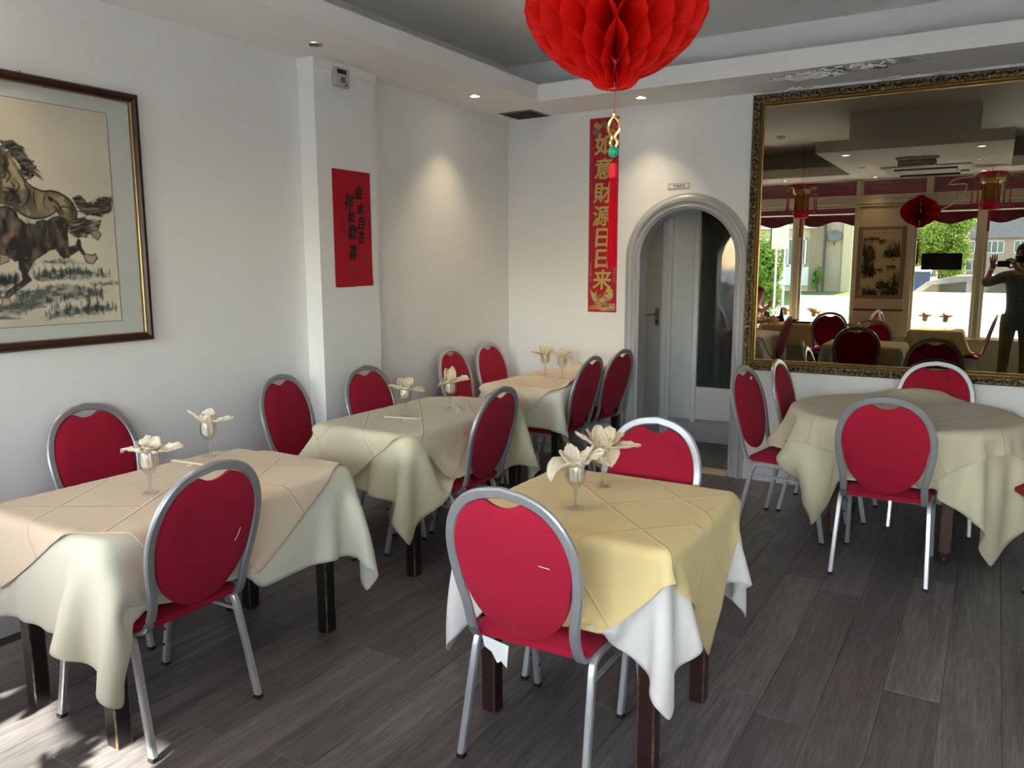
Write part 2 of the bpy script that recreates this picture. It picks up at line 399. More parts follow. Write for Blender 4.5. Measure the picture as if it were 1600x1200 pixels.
def worn_leg(name, base, wear):
    """dark paint rubbed through to bare wood along the edges (pointiness-free: uses bevelled normal difference)"""
    t = NT(name); p = t.n('BsdfPrincipled'); p.inputs['Roughness'].default_value = .3
    ge = t.n('NewGeometry'); bv = t.n('Bevel', samples=4); bv.inputs[0].default_value = .009
    dt = t.n('VectorMath', operation='DOT_PRODUCT'); t.l(bv.outputs[0], dt.inputs[0]); t.l(ge.outputs['True Normal'], dt.inputs[1])
    tc = t.n('TexCoord'); no = t.n('TexNoise'); no.inputs['Scale'].default_value = 38; no.inputs['Detail'].default_value = 6; t.l(tc.outputs['Object'], no.inputs['Vector'])
    a = t.n('Math', operation='MULTIPLY_ADD'); a.inputs[1].default_value = .22; t.l(no.outputs['Fac'], a.inputs[0]); t.l(dt.outputs['Value'], a.inputs[2])
    mr = t.n('MapRange'); mr.inputs[1].default_value = 1.0; mr.inputs[2].default_value = 1.05; mr.inputs[3].default_value = 1.; mr.inputs[4].default_value = 0.; t.l(a.outputs[0], mr.inputs[0])
    mx = t.n('Mix', data_type='RGBA'); mx.inputs[6].default_value = c4(base); mx.inputs[7].default_value = c4(wear); t.l(mr.outputs[0], mx.inputs[0])
    t.l(mx.outputs[2], p.inputs['Base Color']); t.l(p.outputs[0], t.out.inputs[0]); return t.m
M['leg_black'] = worn_leg('chipped_black_paint', (.012, .011, .011), (.42, .27, .14))
M['leg_maroon'] = worn_leg('chipped_maroon_paint', (.030, .008, .008), (.36, .24, .13))

# ------------------------------------------------------------------ the room
XL, XR, YB, YF, ZS, ZC = -3.6, 2.0, 5.9, -.8, 2.794, 3.22
def struct(name, mb, m, parent=None, smooth=False):
    o = mb.build(name, m, parent, smooth); o['kind'] = 'structure'; return o

fl = struct('floor', MB().bx(XL - .1, XR + .1, YF - .2, 7.1, -.08, -.009), M['subfloor'])
rng = random.Random(7)
_pl = MB().box((0, 0, -.0045), (.1907, 1.2805, .009), ch=.0022).mesh('plank', M['plank'])
_ps = MB().box((0, 0, -.0045), (.1905, .64, .009), ch=.0014).mesh('plank', M['plank'])
ncol = 0; x = -.538 - .1915 * 15 - .0957 - .1915
while x < XR + .1:
    x += .1915
    if x - .1 > XR: break
    y = YF - .05 - rng.random() * 1.2
    while y < (7.1 if -3.1 < x < -1.3 else 5.9):
        ln = 1.2815
        o = link('plank', _pl, fl); o.location = (x + .0957, y + ln / 2, 0.0); y += ln
# front edge of the slab outside stays hidden behind the shopfront wall

cl = struct('ceiling', MB().bx(XL - .1, XR + .1, YF - .1, YB + .1, ZC, ZC + .08), M['ceil'])
struct('soffit_left', MB().bx(XL, -3.0, YF, YB, ZS, ZS + .025).bx(-3.022, -3.0, -.1, 5.35, ZS + .025, 2.915), M['ceil'])
sb = struct('soffit_back', MB().bx(-3.0, XR, 5.35, YB, ZS, ZS + .025).bx(-3.022, 1.422, 5.35, 5.372, ZS + .025, 2.915), M['ceil'])
struct('soffit_front', MB().bx(-3.0, XR, YF, -.1, ZS, ZS + .025).bx(-3.0, -1.8, -.122, -.1, ZS + .025, 2.915).bx(.055, 1.4, -.122, -.1, ZS + .025, 2.915), M['ceil'])
struct('soffit_right', MB().bx(1.4, XR, -.1, 5.35, ZS, ZS + .025).bx(1.4, 1.422, -.1, 5.35, ZS + .025, 2.915), M['ceil'])
struct('ceiling_island', MB().bx(-1.8, .055, -.1, 2.37, ZS, 2.915).bx(-1.5, -.245, YF, 2.12, 2.915, ZC), M['ceil'])

# peeling paint on the back soffit
fk = MB(); r2 = random.Random(3)
for cx, cy, sx, sy, n in ((-1.12, 5.5, .20, .10, 80), (-.72, 5.42, .22, .05, 14), (-.55, 5.87, .3, .02, 8), (-1.35, 5.86, .2, .02, 8)):
    for i in range(n):
        px, py = cx + r2.gauss(0, sx * .45), cy + r2.gauss(0, sy * .45)
        px = max(-3, px); py = min(5.885, max(5.375, py)); a = r2.random() * 6; s_ = .016 + r2.random() * .036
        p = [(px + s_ * cos(a + k * 2 * pi / 5) * (.6 + .6 * r2.random()), py + s_ * .6 * sin(a + k * 2 * pi / 5) * (.6 + .6 * r2.random())) for k in range(5)]
        b = len(fk.v); dz = [r2.random() * .022 for _ in range(5)]
        fk.v += [(q[0], min(q[1], 5.893), ZS - .001 - d) for q, d in zip(p, dz)] + [(q[0], min(q[1], 5.893), ZS + .002 - d) for q, d in zip(p, dz)]
        fk.f += [(b, b + 1, b + 2, b + 3, b + 4), (b + 9, b + 8, b + 7, b + 6, b + 5)] + [(b + k, b + 5 + k, b + 5 + (k + 1) % 5, b + (k + 1) % 5) for k in range(5)]
o = fk.build('paint_flakes', M['flake'], sb); o['kind'] = 'stuff'
for cx, cy, sx, sy in ((-1.05, 5.52, .30, .13), (-.70, 5.45, .34, .07)):
    st = MB().prism([(cx + sx * cos(a) * (.8 + .3 * sin(3 * a + cx)), cy + sy * sin(a) * (.8 + .25 * cos(5 * a))) for a in [2 * pi * k / 28 for k in range(28)]], ZS - .0006, ZS + .001)
    st.build('damp_stain', mat('damp_stain', (.58, .54, .50), .8, var=.2, scale=12), sb)

struct('wall_left', MB().bx(XL - .12, XL, YF - .2, YB + .14, 0, ZC), M['wall'])
struct('wall_right', MB().bx(XR, XR + .12, YF - .2, YB + .14, 0, ZC), M['wall'])
# back wall with an arched opening
AX, AR, AZ = -2.02, .385, 1.635
wb = MB().bx(XL, AX - AR, YB, YB + .14, 0, ZC).bx(AX + AR, XR, YB, YB + .14, 0, ZC)
N = 24
for i in range(N):
    a0, a1 = pi - pi * i / N, pi - pi * (i + 1) / N
    x0, z0, x1, z1 = AX + AR * cos(a0), AZ + AR * sin(a0), AX + AR * cos(a1), AZ + AR * sin(a1)
    wb.add([(x0, YB, z0), (x1, YB, z1), (x1, YB, ZC), (x0, YB, ZC), (x0, YB + .14, z0), (x1, YB + .14, z1), (x1, YB + .14, ZC), (x0, YB + .14, ZC)],
           [(0, 1, 2, 3), (7, 6, 5, 4), (0, 4, 5, 1), (3, 2, 6, 7)])
struct('wall_back', wb, M['wall'])
ap = [(AX - AR, 0, 0), (AX - AR, 0, .8)] + [(AX + AR * cos(a), 0, AZ + AR * sin(a)) for a in [pi - pi * i / 40 for i in range(41)]] + [(AX + AR, 0, .8), (AX + AR, 0, 0)]
sec = [(.012, -.145), (.012, .012), (0, .02), (-.012, .030), (-.026, .022), (-.036, .022), (-.048, .036), (-.068, .038), (-.078, .024), (-.092, .016), (-.105, .012), (-.105, -.001), (-.004, -.001), (-.004, -.145)]
struct('trim_1', MB().sweep([(a, YB, c) for a, b, c in ap], sec, up=(0, -1, 0)), M['greytrim'])
struct('pillar', MB().bx(XL, -3.474, 3.53, 4.06, 0, ZS).bx(XL, -3.462, 3.52, 4.07, ZS - .05, ZS), M['wall'])
# skirtings
def skirt(name, p0, p1, h=.13, th=.018, nrm=(0, -1)):
    mb = MB(); x0, y0 = p0; x1, y1 = p1; nx, ny = nrm
    pr = [(0, 0), (th, 0), (th, h - .02), (th * .5, h), (0, h)]
    v = [(x0 + nx * a, y0 + ny * a, b) for a, b in pr] + [(x1 + nx * a, y1 + ny * a, b) for a, b in pr]
    mb.add(v, [(0, 1, 2, 3, 4), (9, 8, 7, 6, 5)] + [(i, (i + 1) % 5, 5 + (i + 1) % 5, 5 + i) for i in range(5)])
    return struct(name, mb, M['skirt'])
skirt('baseboard_left', (XL, YF), (XL, 3.53), nrm=(1, 0)); skirt('baseboard_pillar', (-3.474, 3.53), (-3.474, 4.06), nrm=(1, 0))
skirt('baseboard_left_rear', (XL, 4.06), (XL, YB), nrm=(1, 0))
skirt('baseboard_back_left', (XL, YB), (AX - AR - .105, YB)); skirt('baseboard_back', (AX + AR + .105, YB), (XR, YB))
skirt('baseboard_right', (XR, YF), (XR, YB), nrm=(-1, 0))

# ---- passage behind the arch
YP = 7.0
struct('wall_passage', MB().bx(-3.1, -1.2, YP + .02, YP + .12, 0, 2.5).bx(-3.1, -3.0, YB + .14, YP + .02, 0, 2.5).bx(-1.3, -1.2, YB + .14, YP + .02, 0, 2.5), M['greypanel'])
struct('ceiling_passage', MB().bx(-3.1, -1.2, YB + .14, YP + .12, 2.42, 2.5), M['greypanel'])
d1 = struct('door_1', MB().bx(-2.99, -2.615, YP - .012, YP + .02, .02, 2.06, ch=.004), M['door'])
h = MB().box((-2.655, YP - .018, 1.12), (.04, .012, .17), ch=.005)
h.tube(smooth_path([(-2.655, YP - .02, 1.14), (-2.655, YP - .06, 1.14), (-2.68, YP - .065, 1.142), (-2.75, YP - .06, 1.132), (-2.775, YP - .058, 1.138)], 5), .008, 8)
h.build('door_handle', M['brass'], d1, True)
h2 = MB().lathe([(.0, 0), (.012, .0), (.012, .004), (0, .006)], (0, 0, 0), 10); ho = h2.build('keyhole', M['downdark'], d1); ho.rotation_euler = (R(90), 0, 0); ho.location = (-2.655, YP - .024, 1.075)
struct('trim_2', MB().bx(-2.615, -2.52, YP - .045, YP + .02, 0, 2.16, ch=.006).bx(-2.60, -2.545, YP - .06, YP - .045, 0, 2.15, ch=.006).bx(-3.0, -2.52, YP - .045, YP + .02, 2.06, 2.16, ch=.006), M['greypanel'])
struct('trim_3', MB().bx(-2.31, -2.262, YP - .05, YP + .02, .0, 2.42, ch=.006).bx(-2.262, -1.30, YP - .04, YP + .02, .2, .50, ch=.004), M['greypanel'])
w_ = struct('window_passage', MB().bx(-2.262, -1.30, YP - .02, YP + .01, .50, 2.3), M['darkglass'])
skirt('baseboard_passage', (-2.52, YP + .0), (-1.3, YP + .0), h=.19, th=.055)
for o in (bpy.data.objects['baseboard_passage'],): o.data.materials[0] = M['greytrim']
th = MB().bx(AX - AR + .02, AX + AR - .02, YB - .03, YB + .12, 0, .012, ch=.003).build('threshold_strip', mat('pale_bare_wood', (.62, .50, .33), .6, var=.2, scale=12)); th['kind'] = 'structure'

# ---- shopfront wall behind the camera (seen in the mirror)
struct('wall_front', MB().bx(XL, XR, YF - .2, YF, 0, .56).bx(-1.79, -1.03, YF - .2, YF, .56, 2.44).bx(XL, XR, YF - .2, YF, 2.80, ZC), M['cream'])
trim = [(-3.6, -3.56), (-2.645, -2.562), (-.244, -.169), (.55, .62), (1.3, 1.37), (1.96, 2.0)]
k = 4
for a, b in trim:
    struct('trim_%d' % k, MB().bx(a, b, YF - .12, YF + .02, .56, 2.44, ch=.006), M['framepaint']); k += 1
struct('trim_%d' % k, MB().bx(XL, XR, YF - .14, YF + .025, 2.44, 2.50, ch=.006).bx(XL, XR, YF - .12, YF + .01, 2.50, 2.555, ch=.006), M['framepaint']); k += 1
for a, b in ((-3.6, -3.56), (-1.80, -1.745), (-.90, -.85), (-.06, 0.), (.92, .97), (1.96, 2.0)):
    struct('trim_%d' % k, MB().bx(a, b, YF - .1, YF + .01, 2.555, 2.80, ch=.004), M['framepaint']); k += 1
struct('trim_%d' % k, MB().bx(XL, XR, YF - .02, YF + .05, .54, .575, ch=.006), M['framepaint'])
wn = 1
def window(x0, x1, z0, z1, frost=None, fr=.035):
    global wn
    y0, y1 = YF - .1, YF - .05
    mb = MB().bx(x0, x0 + fr, y0, y1, z0, z1).bx(x1 - fr, x1, y0, y1, z0, z1).bx(x0 + fr, x1 - fr, y0, y1, z0, z0 + fr).bx(x0 + fr, x1 - fr, y0, y1, z1 - fr, z1)
    o = struct('window_%d' % wn, mb, M['framepaint']); wn += 1
    MB().bx(x0 + fr, x1 - fr, YF - .078, YF - .074, z0 + fr, z1 - fr).build('pane', M['pane'], o)
    if frost: MB().bx(x0 + fr, x1 - fr, YF - .073, YF - .0715, z0 + fr, frost).build('frosted_film', M['frost'], o)
    return o
for x0, x1, fz in ((-3.56, -2.645, None), (-2.562, -1.79, 1.13), (-1.03, -.244, 1.2), (-.169, .55, 1.2), (.62, 1.3, 1.2), (1.37, 1.96, 1.2)): window(x0, x1, .56, 2.44, fz)
for x0, x1 in ((-3.56, -1.80), (-1.745, -.90), (-.85, -.06), (0., .92), (.97, 1.96)): window(x0, x1, 2.555, 2.80, None, .018)
portal('portal_left', -3.56, -1.79, .58, 2.44, YF - .16); portal('portal_right', -1.03, 1.96, .58, 2.44, YF - .16)

# ------------------------------------------------------------------ chairs
SEC_SQ = [(-.011, -.011), (.011, -.011), (.011, .011), (-.011, .011)]
def chamsec(w, h, c): return [(-w + c, -h), (w - c, -h), (w, -h + c), (w, h - c), (w - c, h), (-w + c, h), (-w, h - c), (-w, -h + c)]
SEC_LEG = chamsec(.0125, .0115, .004)
SEC_BACK = chamsec(.0095, .0165, .005)
def back_y(z): return float(np.interp(z, [.44, .71, .956], [-.248, -.308, -.374]))
HW = [(.44, .186), (.50, .184), (.55, .189), (.60, .200), (.66, .2095), (.71, .213), (.76, .210), (.81, .197), (.85, .177), (.885, .148), (.91, .113), (.926, .070), (.933, .030)]
HW = [(.44 + (z - .44) * 1.038, w) for z, w in HW]
def outl(z): return float(np.interp(z, [a for a, b in HW], [b for a, b in HW]))

def make_chair(label, group=None):
    t = thing('banquet_chair', label, 'chair', group=group)
    # seat cushion
    def seat(u, v):
        a, b = u * 2 - 1, v * 2 - 1
        x = a * .212; y = b * .215
        k = max(abs(a), abs(b)); rr = .05
        # rounded corners
        ax, ay = max(0, abs(x) - (.212 - rr)), max(0, abs(y) - (.215 - rr)); d = math.hypot(ax, ay)
        if d > rr:
            x -= math.copysign(ax - ax * rr / d, x); y -= math.copysign(ay - ay * rr / d, y)
        w = 1 - .06 * (b < 0) * (-b)
        return (x * w, y - .012, .484 - .028 * k ** 6 - .010 * k * k)
    mb = MB(); n = 13; mb.grid(seat, n, n)
    ring = [(i, 0) for i in range(n)] + [(n - 1, j) for j in range(1, n)] + [(i, n - 1) for i in range(n - 2, -1, -1)] + [(0, j) for j in range(n - 2, 0, -1)]
    idx = [i * n + j for i, j in ring]; b0 = len(mb.v)
    for k in idx: x, y, z = mb.v[k]; mb.v.append((x * 1.006, y * 1.006, .426))
    for k in range(len(idx)): mb.f.append((idx[k], idx[(k + 1) % len(idx)], b0 + (k + 1) % len(idx), b0 + k))
    mb.f.append(tuple(b0 + k for k in range(len(idx))))
    mb.build('seat', M['red_fabric'], t, True)
    # backrest pad: round, scooped at the top for the hand hole
    cz = .70; half_ = []
    for k in range(13):
        a = pi / 2 * k / 12 * .93; half_.append((.189 * sin(a), .690 - .225 * cos(a)))
    inner = [(w * .925, .70 + (z - .70) * .925) for z, w in HW if z > .715] + [(0, .70 + .256 * .925)]
    inner = [(p.x, p.y) for p in smooth_path([(a, b, 0) for a, b in inner], 4)]
    half_ += [p for p in inner if p[0] > .062]
    half_ += [(.062 * (1 - k / 6), .9055 + .0225 * (1 - k / 6) ** 2 * 1.1) for k in range(1, 7)]
    rim_ = half_ + [(-x, z) for x, z in reversed(half_[1:-1])]
    NT_, NR = len(rim_), 8
    mb = MB(); R_ = rim_
    for sgn in (1, -1):
        b = len(mb.v)
        for k in range(NR + 1):
            q = k / NR
            for x, z in R_:
                xx, zz = x * q, cz + (z - cz) * q
                th = .006 + .014 * math.sqrt(max(0, 1 - q ** 5)) * (1.0 if sgn > 0 else .75)
                mb.v.append((xx, back_y(zz) + sgn * th, zz))
        for k in range(NR):
            for i in range(NT_):
                j = (i + 1) % NT_
                mb.f.append((b + k * NT_ + i, b + k * NT_ + j, b + (k + 1) * NT_ + j, b + (k + 1) * NT_ + i))
    o1 = NR * NT_; o2 = (NR + 1) * NT_ + NR * NT_
    for i in range(NT_): j = (i + 1) % NT_; mb.f.append((o1 + i, o1 + j, o2 + j, o2 + i))
    mb.build('backrest', M['red_fabric'], t, True)
    # back frame: flat tube hooked under the seat, waisted, then round
    half = [(.186, -.085, .418), (.186, -.160, .413), (.186, -.215, .422), (.186, -.242, .450)]
    half += [(w, back_y(z), z) for z, w in HW[1:]]
    path = half + [(0, back_y(.956), .956)] + [(-x, y, z) for x, y, z in reversed(half)]
    pts = smooth_path(path, 3)
    mb = MB(); N_ = len(pts); m = len(SEC_BACK)
    for i in range(N_):
        a = pts[max(0, i - 1)]; c = pts[min(N_ - 1, i + 1)]; tg = (c - a).normalized()
        # in-plane side vector of the leaning back
        nrm = Vector((0, -1, -.25)).normalized()
        if pts[i].z < .452 and i not in (0, N_ - 1): nrm = nrm
        sd = tg.cross(nrm)
        if sd.length < .2: sd = Vector((1, 0, 0))
        if pts[i].z < .45: sd = Vector((1 if i < N_ / 2 else 1, 0, 0)); sd = sd if i < N_ / 2 else sd
        sd.normalize()
        up = sd.cross(tg).normalized()
        if i >= N_ / 2 and pts[i].z < .45: pass
        for p, q in SEC_BACK: mb.v.append(tuple(pts[i] + sd * q * (1 if True else 1) + up * p))
    for i in range(N_ - 1):
        for j in range(m): mb.f.append((i * m + j, i * m + (j + 1) % m, (i + 1) * m + (j + 1) % m, (i + 1) * m + j))
    mb.f.append(tuple(range(m))); mb.f.append(tuple(range((N_ - 1) * m, N_ * m)))
    mb.build('back_frame', M['silver'], t, True)
    # legs: two inverted U side frames, each half one leg
    for s in (-1, 1):
        for name, pts in (('leg', [(s * .222, -.266, .012), (s * .214, -.222, .22), (s * .208, -.190, .365), (s * .206, -.172, .402), (s * .205, -.135, .416), (s * .205, 0, .416)]),
                          ('leg', [(s * .215, .252, .012), (s * .210, .212, .22), (s * .207, .184, .365), (s * .206, .164, .402), (s * .205, .13, .416), (s * .205, 0, .416)])):
            P = [Vector(p) for p in pts]; P = [P[0], P[1]] + smooth_path(P[2:5], 4) + [P[5]]
            lg = MB().sweep(P, SEC_LEG, up=(s, 0, 0)).build(name, M['silverl'], t, True)
            c = MB().box((pts[0][0], pts[0][1], .009), (.028, .027, .018), ch=.003).build('foot_cap', M['blackmetal'], lg)
            if pts[0][1] > 0:
                sm = None
                for zz in (.10, .17):
                    st = MB().lathe([(.006, 0), (.006, .003)], (0, 0, 0), 8); yy = .252 - .04 * (zz / .22)
                    st.v = [(s * (.2145 - .005 * zz / .22) - s * (.0125 + Z), yy + X, zz + Y) for X, Y, Z in st.v]
                    st.build('rubber_stud', M['blackmetal'], lg)
        MB().sweep([(s * .2085, -.193, .345), (s * .2075, .187, .345)], chamsec(.007, .007, .002), up=(0, 0, 1)).build('stretcher', M['silverl'], t)
    for y in (-.145, .15):
        MB().sweep([(-.205, y, .412), (.205, y, .412)], chamsec(.009, .009, .002), up=(0, 0, 1)).build('seat_rail', M['silverl'], t)
    return t

CH0 = make_chair('')
CHAIRS = []
def chair(x, y, facing, label, group=None, lean=0):
    """facing = direction in degrees the sitter looks (0 = +x, 90 = +y)"""
    o = CH0 if not CHAIRS else copy_tree(CH0)
    o.location = (x, y, 0); o.rotation_euler = (0, 0, R(facing - 90)); o['label'] = label
    if group: o['group'] = group
    elif 'group' in o: del o['group']
    CHAIRS.append((o, x, y, R(facing - 90))); return o

GA, GB, GF, GG, GX = 'chairs at the first table by the left wall', 'chairs at the second table by the left wall', 'chairs at the corner table', 'chairs round the round table', 'chairs at the window tables'
chair(-2.505, 1.645, 181.4, 'red round-backed chair on the aisle side of the nearest left table, white scratch on back', GA)
chair(-3.196, 2.10, 4, 'red round-backed chair against the wall under the horse picture', GA)
chair(-3.178, 3.283, 8.9, 'red round-backed chair against the wall just before the pillar', GB)
chair(-3.019, 3.79, 0, 'red round-backed chair in front of the pillar below the red calligraphy sheet', GB)
chair(-2.539, 3.478, 181.7, 'dark red chair on the aisle side of the second left table', GB)
chair(-3.19, 4.985, 3.8, 'red chair against the left wall beyond the pillar, nearer of two at the corner table', GF)
chair(-3.176, 5.466, -.8, 'red chair in the corner where left and back walls meet', GF)
chair(-2.733, 5.006, 180, 'dark red chair on the aisle side of the corner table, farther from the arch', GF)
chair(-2.729, 5.552, 175.8, 'dark red chair right beside the left foot of the arch', GF)
chair(-1.171, 2.237, 91, 'crimson chair in front of the yellow table with a paper tag under its seat', 'chairs at the yellow table')
chair(-1.212, 2.725, -97.4, 'red chair behind the yellow table, its back to the mirror', 'chairs at the yellow table')
chair(-.407, 4.502, 90.2, 'red chair facing the round table, its whole back towards the room', GG)
chair(-.956, 4.915, -9.7, 'red chair left of the round table with a small white tag on its back', GG)
chair(-.834, 5.40, -2.2, 'red chair between the arch and the mirror, behind the tagged one at the round table', GG)
chair(-.26, 5.444, -85.6, 'red chair under the mirror, behind the round table', GG)
chair(.10, 5.36, 180, 'red chair at the right edge behind the hanging cloth point of the round table', GG)
chair(.40, 4.74, 200, 'red chair barely showing at the right edge, nearer than the one behind the cloth point', GG)
chair(-1.92, .24, 258, 'red chair at the bag table seen in the mirror, its back to the aisle', GX)
chair(-1.74, -.36, 190, 'red chair half hidden behind the aisle chair of the bag table in the mirror', GX)
chair(-.92, .10, 0, 'narrow red chair seen edge-on in the mirror before the scroll pier', GX)
chair(-.33, .20, 184, 'red chair beside the photographer in the mirror, at the yellow window table', GX)
chair(-3.02, .28, -40, 'red chair of the dark-haired guest in the mirror', GX)
chair(-3.17, -.40, 10, 'red chair of the red-haired guest in the mirror', GX)
# tags and wear on single chairs
def child_at(i, name, mb, m, lab=None):
    o = mb.build(name, m, CHAIRS[i][0]); 
    if lab: o['label'] = lab
    return o
pt = MB().add([(-.155, -.236, .430), (-.055, -.240, .418), (-.060, -.243, .345), (-.082, -.242, .362), (-.095, -.242, .352), (-.118, -.240, .385), (-.145, -.238, .395),
               (-.155, -.238, .430), (-.055, -.242, .418), (-.060, -.245, .345), (-.082, -.244, .362), (-.095, -.244, .352), (-.118, -.242, .385), (-.145, -.240, .395)],
              [(0, 1, 2, 3, 4, 5, 6), (13, 12, 11, 10, 9, 8, 7)] + [(i, (i + 1) % 7, 7 + (i + 1) % 7, 7 + i) for i in range(7)])
child_at(9, 'paper_tag', pt, mat('white_paper', (.8, .8, .78), .7), 'torn white paper tag')
child_at(12, 'paper_tag', MB().box((-.06, back_y(.885) + .017, .885), (.022, .004, .02)), M['white_plastic'], 'small white tag')
for i, (x0, z0, x1, z1) in ((0, (.115, .655, .135, .70)), (9, (.10, .742, .135, .738))):
    child_at(i, 'scratch', MB().tube([(x0, back_y(z0) - .0165, z0), ((x0 + x1) / 2 + .002, back_y((z0 + z1) / 2) - .0168, (z0 + z1) / 2), (x1, back_y(z1) - .0155, z1)], .0011, 5), M['white_plastic'], 'pale scratch')

# ------------------------------------------------------------------ tables
def table(label, cx, cy, lx, ly, legs, m_leg, m_top, rz=0., round_r=None, h=.738, leg=.058, casters=False, group=None):
    t = thing('dining_table', label, 'table', (cx, cy, 0), rz, group)
    top = MB()
    if round_r: top.lathe([(round_r - .04, h - .032), (round_r - .03, h - .022), (round_r - .03, h - .012), (round_r - .04, h - .005)], n=48)
    else: 
        hx_, hy_, rc = lx / 2 - .034, ly / 2 - .034, .05
        pl_ = [(sx_ * (hx_ - rc) + rc * cos(a0 + k * pi / 8), sy_ * (hy_ - rc) + rc * sin(a0 + k * pi / 8)) for sx_, sy_, a0 in ((1, 1, 0), (-1, 1, pi / 2), (-1, -1, pi), (1, -1, 1.5 * pi)) for k in range(5)]
        top.prism(pl_, h - .03, h - .012); top.prism([(x * .985, y * .985) for x, y in pl_], h - .012, h - .005)
    top.build('tabletop', m_top, t)
    ap = MB()
    xs = [p[0] for p in legs]; ys = [p[1] for p in legs]
    for y in (min(ys), max(ys)): ap.box(((min(xs) + max(xs)) / 2, y, h - .07), (max(xs) - min(xs), .022, .085))
    for x in (min(xs), max(xs)): ap.box((x, (min(ys) + max(ys)) / 2, h - .07), (.022, max(ys) - min(ys), .085))
    ap.build('apron', m_top, t)
    for x, y in legs:
        z0 = .07 if casters else 0
        l_ = MB().box((x, y, (h - .03 + z0) / 2), (leg, leg, h - .03 - z0), ch=.003).build('leg', m_leg, t)
        if casters:
            mb = MB(); mb.box((x, y, .06), (.03, .03, .03)); w = MB().lathe([(.0, -.011), (.024, -.011), (.027, -.006), (.027, .006), (.024, .011), (0, .011)], n=14)
            mb.add([(x + vz, y + vx, .028 + vy) for vx, vy, vz in w.v], w.f); mb.build('caster', M['blackmetal'], l_)
    return t
def corners(dx, dy): return [(-dx, -dy), (dx, -dy), (dx, dy), (-dx, dy)]
table('long table with chipped black legs nearest on the left, under the horse picture', -2.66, 1.92, .74, 1.16, corners(.245, .49), M['leg_black'], M['darkwood'])
table('table with chipped black legs in the middle of the left wall row, beside the pillar', -2.77, 3.62, .68, 1.16, corners(.29, .51), M['leg_black'], M['darkwood'])
table('table with dark legs in the far corner left of the arch', -2.79, 5.26, .66, 1.14, corners(.27, .5), M['leg_black'], M['darkwood'])
table('square table with worn maroon legs in the middle of the room under a yellow cloth', -1.155, 2.545, .77, .76, [(-.30, -.285), (.318, -.332), (.322, .16), (-.31, .30)], M['leg_maroon'], M['darkwood'])
table('round brown table on casters in front of the large mirror', -.41, 5.08, 0, 0, [(-.28, -.35), (.28, -.38), (.28, .36), (-.28, .36)], M['browntable'], M['browntable'], round_r=.62, casters=True)
table('square window table with two folded napkins, seen in the mirror beside the photographer', -.62, .06, .64, .64, corners(.235, .235), M['leg_maroon'], M['darkwood'])
table('table by the left window with the black bag, seen in the mirror', -2.50, -.42, .90, .60, corners(.36, .215), M['leg_maroon'], M['darkwood'])

